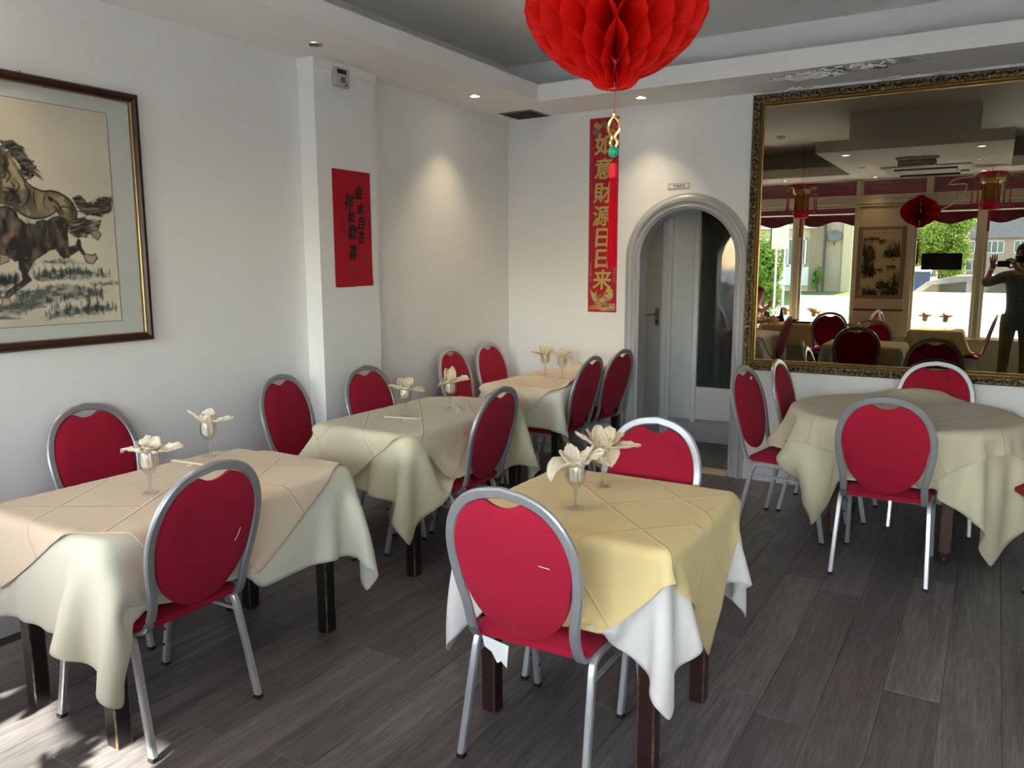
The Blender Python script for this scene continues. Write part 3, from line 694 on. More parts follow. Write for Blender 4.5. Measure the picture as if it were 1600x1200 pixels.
# ------------------------------------------------------------------ tablecloths: draped by a small cloth relaxation
def drape(hx, hy, zt, size, rot, off, n, seed=0, rnd=None, obst=(), steps=120, under=None, bump=None, stiff=.22, lim=()):
    nx = n; ny = max(9, int(round(n * size[1] / size[0]))) if size[0] >= size[1] else n
    if size[1] > size[0]: nx = max(9, int(round(n * size[0] / size[1])))
    u, v = np.meshgrid(np.linspace(-.5, .5, nx), np.linspace(-.5, .5, ny), indexing='ij')
    x, y = u * size[0], v * size[1]; c, s = cos(rot), sin(rot)
    rs = np.random.RandomState(seed)
    P = np.stack([x * c - y * s + off[0], x * s + y * c + off[1], np.full_like(x, zt + .012)], -1)
    P[..., 2] += rs.rand(nx, ny) * .004
    hsx, hsy = size[0] / (nx - 1), size[1] / (ny - 1); dg = math.hypot(hsx, hsy)
    cons = []
    def pairs(axis, step, rest, k):
        L = P.shape[axis]
        for par in range(2):
            i = np.arange(L - step); i = i[(i // step) % 2 == par]
            cons.append((axis, i, i + step, rest, k))
    pairs(0, 1, hsx, 1.); pairs(1, 1, hsy, 1.); pairs(0, 2, 2 * hsx, stiff); pairs(1, 2, 2 * hsy, stiff); pairs(0, 1, dg, .4)
    V = np.zeros_like(P); dt = 1 / 60.
    rr = .011
    un = uh = None
    if under is not None:
        U, NU = under; U = U.reshape(-1, 3); NU = NU.reshape(-1, 3)
    for st in range(steps):
        V[..., 2] -= 9.8 * dt; V *= .955 if st < steps * .75 else .90
        Q = P.copy(); P = P + V * dt
        for it in range(10):
            for ci, (ax, i, j, rest, k) in enumerate(cons):
                if ci >= 8:   # shear, both diagonals
                    for dirn in (1, -1):
                        A = P[i][:, :-1] if dirn == 1 else P[i][:, 1:]; B = P[j][:, 1:] if dirn == 1 else P[j][:, :-1]
                        d = B - A; L = np.linalg.norm(d, axis=-1, keepdims=True); w = d * (.5 * k * (L - rest) / (L + 1e-9))
                        if dirn == 1:
                            P[i, :-1] += w; P[j, 1:] -= w
                        else:
                            P[i, 1:] += w; P[j, :-1] -= w
                    continue
                if ax == 0: A, B = P[i], P[j]
                else: A, B = P[:, i], P[:, j]
                d = B - A; L = np.linalg.norm(d, axis=-1, keepdims=True)
                w = d * (.5 * k * (L - rest) / (L + 1e-9))
                if k < 1: w = np.where(L < rest, w, 0 * w)
                if ax == 0: P[i] += w; P[j] -= w
                else: P[:, i] += w; P[:, j] -= w
            if it % 3 == 2 or it == 9:
                X, Y, Z = P[..., 0], P[..., 1], P[..., 2]
                if rnd: rad = np.hypot(X, Y) + 1e-9; d2 = rad - rnd; gx, gy = X / rad, Y / rad
                else:
                    qx, qy = np.abs(X) - hx, np.abs(Y) - hy; ox, oy = np.maximum(qx, 0), np.maximum(qy, 0); oo = np.hypot(ox, oy)
                    d2 = oo + np.minimum(np.maximum(qx, qy), 0)
                    ux = (qx > qy).astype(float); gx = np.where(oo > 0, ox / (oo + 1e-9), ux) * np.sign(X); gy = np.where(oo > 0, oy / (oo + 1e-9), 1 - ux) * np.sign(Y)
                zz = zt + (bump(X, Y) if bump else 0)
                a, b = d2 + rr, Z - zz + rr
                L = np.hypot(np.maximum(a, 0), np.maximum(b, 0)); ins = (a < rr) & (b < rr)
                deep = ins & (a <= 0) & (b <= 0); edge = ins & ~deep & (L < rr)
                top = deep & ((b - rr) > (a - rr) * 1.0 - .02) ; side = deep & ~top
                lift = np.where(top, rr - b, 0.); P[..., 2] += lift
                pu = np.where(side, rr - a, 0.); P[..., 0] += gx * pu; P[..., 1] += gy * pu
                k_ = np.where(edge, (rr - L) / (L + 1e-9), 0.); P[..., 0] += gx * np.maximum(a, 0) * k_; P[..., 1] += gy * np.maximum(a, 0) * k_; P[..., 2] += np.maximum(b, 0) * k_
                con = top | (edge & (b > 0)); fr = np.where(con, .75, 0.)[..., None]
                P[..., :2] += (Q[..., :2] - P[..., :2]) * fr
                for (ocx, ocy, oa, ohx, ohy, oz) in obst:
                    dx, dy = P[..., 0] - ocx, P[..., 1] - ocy; lx_ = dx * cos(oa) + dy * sin(oa); ly_ = -dx * sin(oa) + dy * cos(oa)
                    lim_ = -(.222 + .20 * (P[..., 2] - .44)); i_ = (abs(lx_) < .25) & (ly_ < lim_) & (ly_ > -.5) & (P[..., 2] > .40)
                    sh_ = np.where(i_, lim_ - ly_, 0.); P[..., 0] += -sin(oa) * sh_; P[..., 1] += cos(oa) * sh_
                    dx, dy = P[..., 0] - ocx, P[..., 1] - ocy; lx_ = dx * cos(oa) + dy * sin(oa); ly_ = -dx * sin(oa) + dy * cos(oa)
                    i_ = (abs(lx_) < ohx) & (abs(ly_) < ohy) & (P[..., 2] < oz) & (P[..., 2] > oz - .12)
                    P[..., 2] = np.where(i_, oz, P[..., 2]); P[..., :2] = np.where(i_[..., None], P[..., :2] + (Q[..., :2] - P[..., :2]) * .6, P[..., :2])
                np.maximum(P[..., 2], .01, out=P[..., 2])
                for ax_, sg_, val_ in lim: P[..., ax_] = np.minimum(P[..., ax_], val_) if sg_ > 0 else np.maximum(P[..., ax_], val_)
        if under is not None and (st % 4 == 0 or st > steps - 3):
            F_ = P.reshape(-1, 3); D = ((F_ ** 2).sum(1)[:, None] + (U ** 2).sum(1)[None] - 2 * F_ @ U.T); k0 = D.argmin(1)
        if under is not None:
            F_ = P.reshape(-1, 3); df = F_ - U[k0]; h_ = (df * NU[k0]).sum(1); near = (df ** 2).sum(1) < .09 ** 2
            F_ += np.where(near & (h_ < .005), .005 - h_, 0.)[:, None] * NU[k0]; P = F_.reshape(P.shape)
        V = (P - Q) / dt
        sp = np.linalg.norm(V, axis=-1, keepdims=True); V *= np.minimum(1, 2.5 / (sp + 1e-9))
    gu, gv = np.gradient(P, axis=0), np.gradient(P, axis=1); Nn = np.cross(gu, gv); Nn /= np.linalg.norm(Nn, axis=-1, keepdims=True) + 1e-9
    ctr = np.stack([np.clip(P[..., 0], -hx * .7, hx * .7), np.clip(P[..., 1], -hy * .7, hy * .7), np.minimum(P[..., 2], zt - .15)], -1)
    sg = np.sign(((P - ctr) * Nn).sum(-1, keepdims=True)); Nn = Nn * np.where(sg == 0, 1, sg)
    return P, Nn, (u + .5, v + .5)

def cloth_obj(label, res, m, cx, cy, rz=0., group='tablecloths', thick=.0018):
    P, Nn, (u, v) = res; nx, ny = P.shape[:2]
    idx = np.arange(nx * ny).reshape(nx, ny)
    q = np.stack([idx[:-1, :-1], idx[1:, :-1], idx[1:, 1:], idx[:-1, 1:]], -1).reshape(-1, 4)
    me = bpy.data.meshes.new('tablecloth'); me.from_pydata(P.reshape(-1, 3).tolist(), [], q.tolist()); me.materials.append(m)
    uv = me.uv_layers.new(name='cloth'); li = np.zeros(len(me.loops), int); me.loops.foreach_get('vertex_index', li)
    uv.data.foreach_set('uv', np.stack([u.ravel()[li], v.ravel()[li]], -1).ravel().astype(np.float32))
    me.polygons.foreach_set('use_smooth', [True] * len(me.polygons)); me.update()
    o = link('tablecloth', me); o.location = (cx, cy, 0); o.rotation_euler = (0, 0, rz)
    tag(o, label, 'tablecloth', group)
    mod(o, 'SUBSURF', levels=1, render_levels=1); mod(o, 'SOLIDIFY', thickness=thick, offset=1.0)
    return o

def seat_boxes(cx, cy, ids, rz=0.):
    out = []
    for i in ids:
        _, x, y, a = CHAIRS[i]; dx, dy = x - cx, y - cy
        out.append((dx * cos(-rz) - dy * sin(-rz), dx * sin(-rz) + dy * cos(-rz), a - rz, .225, .225, .492))
    return out

def dress(cx, cy, hx, hy, under_m, over_m, usz, osz, orot, ooff=(0, 0), chairs=(), rz=0., rnd=None, n=(45, 45), seed=1, lab=('', ''), bump=None, urot=0., uoff=(0, 0), g=None, lim=()):
    ob = seat_boxes(cx, cy, chairs, rz)
    r1 = drape(hx, hy, .749, usz, urot, uoff, n[0], seed, rnd, ob, bump=bump, lim=lim)
    cloth_obj(lab[0], r1, under_m, cx, cy, rz, g)
    if over_m:
        r2 = drape(hx + .004, hy + .004, .7535, osz, orot, ooff, n[1], seed + 5, rnd + .004 if rnd else None, [(a, b, c, d, e, f + .006) for a, b, c, d, e, f in ob], under=(r1[0], r1[1]), bump=bump, lim=[(a, b, c - .006 * b) for a, b, c in lim])
        cloth_obj(lab[1], r2, over_m, cx, cy, rz, g)
dress(-2.66, 1.92, .37, .58, M['cloth_ivory'], M['cloth_peach'], (1.34, 1.74), (1.12, 1.12), R(31), (-.02, -.03), (0, 1), n=(57, 51), seed=2,
      lab=('ivory under-cloth hanging in a long pale corner off the nearest left table', 'peach top cloth laid diagonally across the nearest left table'), g='tablecloths of the first left table')
dress(-2.77, 3.62, .34, .58, M['cloth_cream'], M['cloth_beige'], (1.28, 1.72), (1.14, 1.14), R(37), (0, -.05), (2, 3, 4), n=(51, 47), seed=4,
      lab=('cream under-cloth of the table beside the pillar, corner hanging at its near leg', 'beige top cloth with pressed folds on the table beside the pillar'), g='tablecloths of the second left table')
dress(-2.79, 5.26, .33, .57, M['cloth_ivory'], M['cloth_peach'], (1.22, 1.58), (1.10, 1.10), R(40), (0, -.06), (5, 6, 7, 8), n=(37, 37), seed=6, lim=[(1, 1, .61)],
      lab=('ivory under-cloth of the table in the far corner', 'peach top cloth of the table in the far corner'), g='tablecloths of the corner table')
dress(-1.155, 2.545, .390, .380, M['cloth_white'], M['cloth_yellow'], (1.28, 1.26), (1.08, 1.08), R(46), (.03, -.03), (9, 10), n=(55, 51), seed=9,
      lab=('white under-cloth with drooping corners below the yellow cloth in the middle of the room', 'yellow top cloth laid diagonally on the square middle table'), g='tablecloths of the middle table')
def gb(X, Y): return .055 * np.exp(-(((X - .03) / .2) ** 2 + ((Y - .58) / .11) ** 2))
dress(-.41, 5.08, .62, .62, M['cloth_cream'], M['cloth_beige'], (1.66, 1.66), (1.48, 1.48), R(52), (-.02, 0.02), (11, 12, 13, 14, 15), rnd=.62, n=(47, 45), seed=12, bump=gb, urot=R(8), uoff=(.06, -.03), lim=[(1, 1, .74)],
      lab=('cream under-cloth hanging in a long point off the round table', 'beige top cloth rucked up towards the mirror on the round table'), g='tablecloths of the round table')
dress(-.62, .06, .32, .32, M['cloth_yellow'], None, (1.16, 1.14), None, 0, (0, 0), (19, 20), n=(43, 33), seed=15, lab=('yellow cloth on the window table beside the photographer in the mirror', ''), g='cloths of the window tables')
dress(-2.50, -.42, .45, .30, M['cloth_yellow'], None, (1.44, 1.14), None, 0, (0, 0), (17, 18), n=(47, 33), seed=17, lim=[(1, -1, -.34)], lab=('yellow cloth on the bag table by the left window in the mirror', ''), g='cloths of the window tables')

# ------------------------------------------------------------------ things on the walls
def mitre_frame(prof, x0, x1, z0, z1, place):
    """closed picture-frame moulding: prof = [(inset, height)], place(u, v, h) -> point"""
    mb = MB(); n = len(prof)
    for d, h in prof:
        for u, v in ((x0 + d, z0 + d), (x1 - d, z0 + d), (x1 - d, z1 - d), (x0 + d, z1 - d)): mb.v.append(tuple(place(u, v, h)))
    for k in range(n):
        k2 = (k + 1) % n
        for i in range(4): mb.f.append((k * 4 + i, k * 4 + (i + 1) % 4, k2 * 4 + (i + 1) % 4, k2 * 4 + i))
    return mb

# large mirror in a carved gilt frame
MX0, MX1, MZ0, MZ1 = -1.555, 1.42, .832, 2.768
t = thing('wall_mirror', 'huge mirror in a carved antique gold frame on the back wall', 'mirror', (0, YB, MZ0))
pm = lambda u, v, h: (u, -h, v - MZ0)
def gilt(name, base, dark, s):
    k = NT(name); p = k.n('BsdfPrincipled'); p.inputs['Metallic'].default_value = .55; p.inputs['Roughness'].default_value = .42
    tc = k.n('TexCoord'); vo = k.n('TexVoronoi'); vo.inputs['Scale'].default_value = s; k.l(tc.outputs['Object'], vo.inputs['Vector'])
    no = k.n('TexNoise'); no.inputs['Scale'].default_value = s * .7; no.inputs['Detail'].default_value = 6; k.l(tc.outputs['Object'], no.inputs['Vector'])
    mu = k.n('Math', operation='MULTIPLY'); k.l(vo.outputs['Distance'], mu.inputs[0]); k.l(no.outputs['Fac'], mu.inputs[1])
    mr = k.n('MapRange'); mr.inputs[1].default_value = .05; mr.inputs[2].default_value = .35; k.l(mu.outputs[0], mr.inputs[0])
    mx = k.n('Mix', data_type='RGBA'); mx.inputs[6].default_value = c4(base); mx.inputs[7].default_value = c4(dark); k.l(mr.outputs[0], mx.inputs[0]); k.l(mx.outputs[2], p.inputs['Base Color'])
    b = k.n('Bump'); b.inputs['Strength'].default_value = .8; b.inputs['Distance'].default_value = .008; b.invert = True; k.l(mu.outputs[0], b.inputs['Height']); k.l(b.outputs[0], p.inputs['Normal'])
    k.l(p.outputs[0], k.out.inputs[0]); return k.m
M['gilt'] = gilt('antique_gilt', (.22, .145, .055), (.022, .014, .007), 70)
M['giltlip'] = mat('burnished_gilt', (.27, .185, .065), .3, .75, var=.3, scale=30)
M['giltedge'] = mat('brown_frame_side', (.10, .055, .03), .5, .1)
mitre_frame([(0, .002), (0, .038), (.006, .046), (.05, .034), (.05, .002)], MX0, MX1, MZ0, MZ1, pm).build('frame', M['gilt'], t)
mitre_frame([(.05, .002), (.05, .028), (.056, .034), (.060, .026), (.068, .030), (.074, .018), (.080, .016), (.080, .002)], MX0, MX1, MZ0, MZ1, pm).build('inner_moulding', M['giltlip'], t)
MB().bx(MX0 + .07, MX1 - .07, -.012, -.002, .07, MZ1 - MZ0 - .07).build('mirror_glass', M['mirror'], t)
lv = MB(); rg = random.Random(11)
def leaf(u, v, a, s):
    b = len(lv.v); c_, s_ = cos(a), sin(a)
    P = [(-1, 0, .0), (-.35, .45, .3), (.3, .35, .3), (1, .08, .05), (.3, -.35, .3), (-.35, -.45, .3), (0, 0, 1.0)]
    for p, q, h in P: lv.v.append(pm(u + (p * c_ - q * s_) * s, v + (p * s_ + q * c_) * s, .040 + h * .014))
    for i in range(6): lv.f.append((b + i, b + (i + 1) % 6, b + 6))
    lv.f.append(tuple(b + i for i in range(5, -1, -1)))
L_ = MX1 - MX0; n_ = int(L_ / .034)
for i in range(n_):
    u = MX0 + .02 + (L_ - .04) * i / (n_ - 1)
    for v in (MZ0 + .026, MZ1 - .026): leaf(u, v + rg.uniform(-.004, .004), (.75 if i % 2 else -.75) + rg.uniform(-.2, .2), .021)
H_ = MZ1 - MZ0; n_ = int(H_ / .034)
for i in range(n_):
    v = MZ0 + .03 + (H_ - .06) * i / (n_ - 1)
    for u in (MX0 + .026, MX1 - .026): leaf(u + rg.uniform(-.004, .004), v, pi / 2 + (.75 if i % 2 else -.75) + rg.uniform(-.2, .2), .021)
o = lv.build('carved_leaves', M['gilt'], t); o['kind'] = 'stuff'

# horse painting on the left wall
HORSE={
'mane':[(1827,2110),(1844,2125),(1874,2121),(1894,2108),(1926,2090),(1912,2078),(1936,2060),(1951,2045),(1960,2025),(1942,2007),(1954,1992),(1934,1971),(1912,1970),(1898,1987),(1886,2023),(1868,2055),(1855,2077),(1830,2084)],
'body1':[(1819,2073),(1849,2074),(1863,2054),(1881,2022),(1894,1997),(1907,1972),(1917,1957),(1936,1939),(1962,1928),(1989,1922),(2017,1927),(2051,1921),(2083,1904),(2105,1886),(2120,1858),(2127,1830),(2116,1810),(2092,1797),(2058,1807),(2037,1837),(2026,1831),(1993,1810),(1951,1802),(1911,1806),(1878,1820),(1859,1841),(1834,1855),(1799,1858)],
'tail1':[(2109,1900),(2131,1913),(2152,1914),(2169,1901),(2182,1885),(2203,1883),(2227,1905),(2253,1918),(2303,1916),(2300,1877),(2291,1845),(2245,1828),(2198,1825),(2160,1832),(2135,1856),(2119,1884)],
'body2':[(1798,1848),(1834,1850),(1858,1835),(1871,1801),(1895,1781),(1935,1777),(1950,1794),(1973,1801),(1989,1793),(2013,1813),(2042,1820),(2075,1802),(2084,1780),(2075,1746),(2076,1715),(2076,1684),(2085,1655),(2072,1635),(2048,1632),(2032,1649),(2017,1671),(1989,1668),(1959,1648),(1924,1626),(1901,1610),(1865,1623),(1839,1620),(1819,1631),(1779,1647)],
'rump':[(2075,1802),(2123,1816),(2153,1820),(2182,1810),(2244,1810),(2225,1777),(2195,1753),(2163,1729),(2115,1724),(2087,1741)],
'hoof1':[(2183,1755),(2215,1768),(2238,1745),(2217,1715),(2188,1732)],
'hind2':[(2070,1684),(2106,1690),(2120,1719),(2132,1719),(2135,1685),(2151,1656),(2181,1650),(2200,1656),(2207,1633),(2183,1607),(2150,1615),(2141,1644),(2122,1670),(2084,1644)],
'fore2':[(1855,1626),(1925,1629),(1900,1593),(1889,1566),(1900,1538),(1871,1517),(1835,1493),(1815,1475),(1793,1459),(1772,1455),(1784,1476),(1802,1502),(1846,1526),(1863,1542),(1860,1572),(1851,1588)],
'hoof2':[(1773,1471),(1804,1464),(1812,1442),(1795,1432),(1764,1428)],
'fold':[(1780,1652),(1815,1642),(1818,1620),(1775,1602)],
'gap':[(1858,1827),(1887,1810),(1929,1799),(1968,1803),(2002,1816),(2032,1834),(2036,1826),(2007,1813),(1989,1796),(1973,1801),(1950,1794),(1935,1777),(1895,1781),(1871,1801)],
'belly':[(1859,1841),(1885,1818),(1924,1804),(1965,1806),(2002,1818),(2032,1837)],
'back':[(1907,1972),(1917,1957),(1936,1939),(1962,1928),(1989,1922),(2017,1927),(2051,1921),(2083,1904),(2105,1886),(2120,1858),(2127,1830),(2116,1807)],
'mark':[(2005,1912),(2025,1889),(2045,1862)],
'mark2':[(2048,1756),(2021,1778),(2031,1700),(2040,1666)],
'chestlight':[(1844,1789),(1830,1749),(1796,1716),(1788,1684),(1815,1701),(1849,1733)],
'neck':[(1856,2041),(1848,2001),(1865,1963),(1878,1937),(1848,1948),(1831,1986)],
'g1':[(1907,1549),(1919,1565),(1972,1576),(2030,1587),(2103,1592),(2138,1583),(2193,1574),(2266,1550),(2160,1545),(2011,1536),(1927,1532)],
'g2':[(1818,1453),(1853,1493),(1924,1499),(2010,1519),(2097,1517),(2140,1499),(2248,1484),(2183,1456),(2061,1449),(1946,1436),(1860,1396),(1756,1391),(1759,1428)],
'g3':[(1929,1370),(2005,1400),(2059,1426),(2102,1406),(2174,1427),(2242,1406),(2286,1398),(2176,1379),(2055,1374),(1967,1362)],
'g4':[(1770,1546),(1807,1556),(1842,1539),(1851,1528),(1793,1513),(1767,1514)],
'g5':[(1951,1621),(2019,1629),(2091,1627),(2135,1610),(2046,1604),(1961,1610)],
'g6':[(2158,1522),(2297,1525),(2296,1513),(2172,1507)],
}
t = thing('framed_painting', 'dark-framed ink painting of galloping horses on the left wall', 'picture', (XL, 0, 0))
pl = lambda u, v, h: (h, u, v)
PY0, PY1, PZ0, PZ1 = .62, 2.457, 1.236, 2.404
M['frame_brown'] = mat('mahogany_frame', (.034, .010, .006), .38, var=.35, scale=9, spec=.35)
mitre_frame([(0, .002), (0, .03), (.008, .042), (.022, .044), (.030, .034), (.036, .030), (.036, .002)], PY0, PY1, PZ0, PZ1, pl).build('frame', M['frame_brown'], t)
mitre_frame([(.036, .002), (.036, .030), (.038, .031), (.041, .026), (.041, .002)], PY0, PY1, PZ0, PZ1, pl).build('gilt_slip', M['giltlip'], t)
MB().bx(.002, .010, PY0 + .04, PY1 - .04, PZ0 + .04, PZ1 - .04).build('mount', mat('grey_silk_mount', (.60, .62, .58), .8, var=.05, scale=40), t)
cv = Canvas(760, 2303, 1341, 2297, 3.0, (.66, .61, .49))
cv.c *= (.93 + .14 * cv.noise(160, 160))[..., None]
K, BR, OL, GR = (.014, .012, .010), (.060, .042, .032), (.215, .170, .095), (.016, .030, .025)
GRN = (.040, .072, .058)
for nm in ('g5', 'g6', 'g4', 'g1', 'g2', 'g3'):
    P_ = HORSE[nm]; cv.poly(P_, GRN, .75, 7, 16, .6, (24, 12))
    ys = [p[1] for p in P_]; xs_ = [p[0] for p in P_]; rr_ = random.Random(len(nm) + xs_[0])
    if nm in ('g1', 'g2', 'g3', 'g4'):
        for k in range(34):
            x = rr_.uniform(min(xs_), max(xs_)); y0 = rr_.uniform(min(ys) + .25 * (max(ys) - min(ys)), max(ys) - .2 * (max(ys) - min(ys)))
            cv.stroke([(x - rr_.uniform(-5, 5), y0 - 8), (x, y0 + rr_.uniform(14, 34))], rr_.uniform(3, 6), GR, .7)
for k in range(26):    # washes of ground further left
    x, y = 770 + 1000 * rg.random(), 1370 + 160 * rg.random(); cv.stroke([(x, y), (x + 90, y + 6), (x + 190, y)], 7 + 8 * rg.random(), GRN, .6)
cv.poly(HORSE['tail1'], K, .92, 4, 12, .25, (30, 8)); cv.poly(HORSE['rump'], (.05, .042, .036), .92, 4, 12, .4, (26, 8))
cv.poly([(1830, 2095), (1760, 2110), (1690, 2050), (1620, 1960), (1640, 1925), (1700, 1950), (1770, 1990), (1830, 1985)], (.12, .09, .06), .95, 4, 6, .5)
cv.poly(HORSE['body1'], OL, .97, 3, 4, .35, (22, 50), edge=((.05, .04, .03), 7, .85))
LT, MD = (.40, .32, .18), (.075, .055, .036)
sp = lambda P, n=3: [(p.x, p.y) for p in smooth_path([(a, b, 0) for a, b in P], n)]
cv.poly([(1850, 2050), (1866, 1995), (1890, 1960), (1905, 1950), (1880, 2000), (1864, 2050)], LT, .8, 10, 8, .4); cv.poly(HORSE['neck'], LT, .55, 10, 8, .4)
cv.poly([(1830, 1935), (1862, 1955), (1890, 1940), (1880, 1915), (1850, 1910)], MD, .7, 10, 8, .4)              # jaw and throat shadow
cv.poly([(1835, 1880), (1868, 1925), (1905, 1920), (1895, 1890), (1860, 1862)], (.40, .31, .20), .75, 10, 8, .4)
cv.poly([(1890, 1930), (1910, 1905), (1925, 1860), (1950, 1815), (1985, 1812), (1990, 1850), (1960, 1900), (1930, 1925)], MD, .7, 16, 12, .5, (9, 50))
for k in range(30):
    x = 1890 + 140 * rg.random(); y = 1820 + 70 * rg.random(); cv.stroke([(x, y + 34), (x + 4, y), (x + 12, y - 26)], 2.2, rg.choice([MD, OL, LT]), .5)
cv.poly([(1800, 1860), (1800, 1960), (1850, 1950), (1885, 1900), (1890, 1840), (1860, 1838)], (.05, .04, .03), .6, 16, 14, .6, (12, 20))
cv.poly([(1935, 1880), (1975, 1905), (1996, 1880), (1985, 1840), (1950, 1835)], LT, .35, 22, 10, .5)
cv.poly([(2026, 1905), (2060, 1900), (2090, 1870), (2075, 1840), (2045, 1862)], (.42, .35, .18), .7, 10, 8, .4); cv.poly([(2075, 1890), (2108, 1880), (2120, 1845), (2108, 1812), (2090, 1815), (2095, 1850)], (.06, .048, .036), .75, 10, 8, .4, (10, 30))
cv.stroke(sp([(2010, 1895), (2035, 1880), (2055, 1850), (2062, 1825)]), 5, K, .9); cv.stroke(sp([(2022, 1862), (2040, 1845), (2050, 1825)]), 5, K, .8); cv.stroke(sp([(2004, 1900), (2012, 1890), (2018, 1882)]), 9, K, .9)
pq = lambda P: [(1822 + 2.5 * x, 2110 - 2.47 * (y - 222)) for x, y in P]
cv.poly(pq([(0, 240), (9, 242), (11, 258), (5, 278), (0, 284)]), (.045, .036, .028), .85, 6, 10, .4, (8, 12))
cv.poly(pq([(0, 298), (14, 294), (25, 304), (27, 322), (12, 322), (0, 318)]), (.03, .025, .02), .92, 8, 12, .4, (10, 14))
cv.poly(pq([(18, 283), (30, 281), (36, 289), (31, 300), (20, 298)]), (.46, .36, .22), .85, 6, 8, .3); cv.poly(pq([(12, 248), (18, 260), (24, 275), (18, 277), (12, 264)]), (.48, .39, .24), .8, 6, 6, .3)
cv.poly(pq([(0, 284), (10, 288), (14, 296), (4, 300), (0, 299)]), (.50, .42, .28), .85, 5, 6, .3)
cv.poly(pq([(28, 300), (46, 296), (50, 312), (46, 332), (32, 330)]), (.07, .055, .04), .6, 14, 14, .6, (8, 40)); cv.poly(pq([(52, 300), (66, 304), (72, 318), (62, 334), (52, 330)]), (.35, .28, .16), .6, 12, 12, .5, (8, 40))
for P_, w in (([(10, 246), (6, 262), (12, 276), (4, 288)], 5), ([(0, 258), (7, 262), (12, 254)], 4), ([(34, 290), (41, 300), (37, 316), (28, 327)], 5), ([(16, 281), (25, 290), (20, 301), (10, 305)], 4.5), ([(26, 268), (33, 280), (36, 292)], 4), ([(0, 296), (12, 300), (18, 312)], 6), ([(70, 300), (64, 314), (66, 330)], 3), ([(50, 296), (47, 312), (52, 334)], 3), ([(88, 330), (98, 322), (110, 326)], 4)): cv.stroke(sp(pq(P_)), w, K, .85)
cv.poly(HORSE['mane'], K, .95, 3, 18, .3, (8, 10))
for k in range(44):
    x, y = 1845 + 95 * (k / 44) + 14 * rg.random(), 2105 - 130 * (k / 44) + 20 * rg.random()
    cv.stroke(sp([(x - 10, y - 4), (x + 14, y + 4), (x + 36 + 14 * rg.random(), y - 6 - 14 * rg.random())]), 2.6, rg.choice([K, K, (.30, .26, .2), (.12, .1, .08)]), .8)
for k in range(34):   # tail hair
    x, y = 2150 + 95 * rg.random(), 1842 + 52 * rg.random(); cv.stroke(sp([(x - 46, y - 6), (x, y - 10), (x + 40 + 20 * rg.random(), y + 8 * rg.random())]), 2.4, rg.choice([K, K, (.28, .24, .18)]), .75)
cv.poly(HORSE['gap'], (.60, .56, .45), .95, 3, 3, .1)
cv.poly(HORSE['body2'] + [(1700, 1700), (1690, 1830)], (.030, .023, .020), .98, 3, 5, .25, (16, 40), edge=(K, 5, .9))
cv.poly([(1790, 1870), (1700, 1880), (1600, 1800), (1520, 1700), (1540, 1660), (1620, 1700), (1700, 1740), (1790, 1700)], (.045, .034, .028), .95, 5, 8, .3)
cv.poly(HORSE['chestlight'], (.30, .16, .10), .85, 6, 6, .5); cv.poly(HORSE['mark2'], (.24, .10, .065), .8, 7, 10, .5, (10, 26))
cv.poly([(1885, 1790), (1960, 1780), (2030, 1770), (2040, 1720), (1985, 1690), (1920, 1680), (1890, 1720)], (.075, .06, .048), .5, 20, 14, .6, (10, 40))
for k in range(22): x = 1880 + 160 * rg.random(); y = 1700 + 70 * rg.random(); cv.stroke([(x, y + 30), (x + 5, y), (x + 2, y - 25)], 2.4, rg.choice([K, (.11, .09, .07)]), .6)
for nm in ('fore2', 'hind2'): cv.poly(HORSE[nm], (.035, .026, .022), .97, 3, 4, .3, edge=(K, 4, .9))
cv.poly([(HORSE['fore2'][0][0] + 30, HORSE['fore2'][0][1] - 30), (1915, 1655), (1925, 1610), (1900, 1560), (1905, 1620)], (.16, .11, .08), .6, 5, 5, .4)
for k in range(26):    # rump and second tail
    x, y = 2105 + 95 * rg.random(), 1742 + 70 * rg.random(); cv.stroke(sp([(x - 34, y - 8), (x, y), (x + 38, y + 10 + 8 * rg.random())]), 2.6, rg.choice([K, K, (.30, .26, .2)]), .75)
for nm, c_ in (('hoof1', (.36, .28, .21)), ('hoof2', (.50, .39, .31)), ('fold', (.38, .28, .22))): cv.poly(HORSE[nm], c_, .95, 3, 3, .3, edge=(K, 4, .9))
cv.poly(HORSE['hind2'][5:12], (.46, .36, .28), .95, 3, 3, .3, edge=(K, 4, .9))
for nm, w in (('belly', 4.5), ('back', 4)): cv.stroke(sp(HORSE[nm]), w, K, .9)
M['print'] = print_mat('ink_on_paper'); M['printg'] = print_mat('printed_banner', .4, .4)
cv.build('painting', M['print'], t, lambda x, y: np.stack([np.full_like(x, .0125), x, y], -1))
mitre_frame([(0, .0122), (0, .0132), (.0025, .0132), (.0025, .0122)], .757, 2.3055, 1.3385, 2.2995, pl).build('ruled_border', mat('brown_rule', (.16, .12, .08), .6), t)
MB().bx(.018, .020, PY0 + .042, PY1 - .042, PZ0 + .042, PZ1 - .042).build('glazing', thin_glass('picture_glass', (.99, .99, .99), .02, 5., .02), t)
MB().tube([(.012, 1.92, 2.40), (.012, 1.93, 2.415), (.012, 1.94, 2.40)], .003, 6).build('hanging_hook', M['brass'], t)

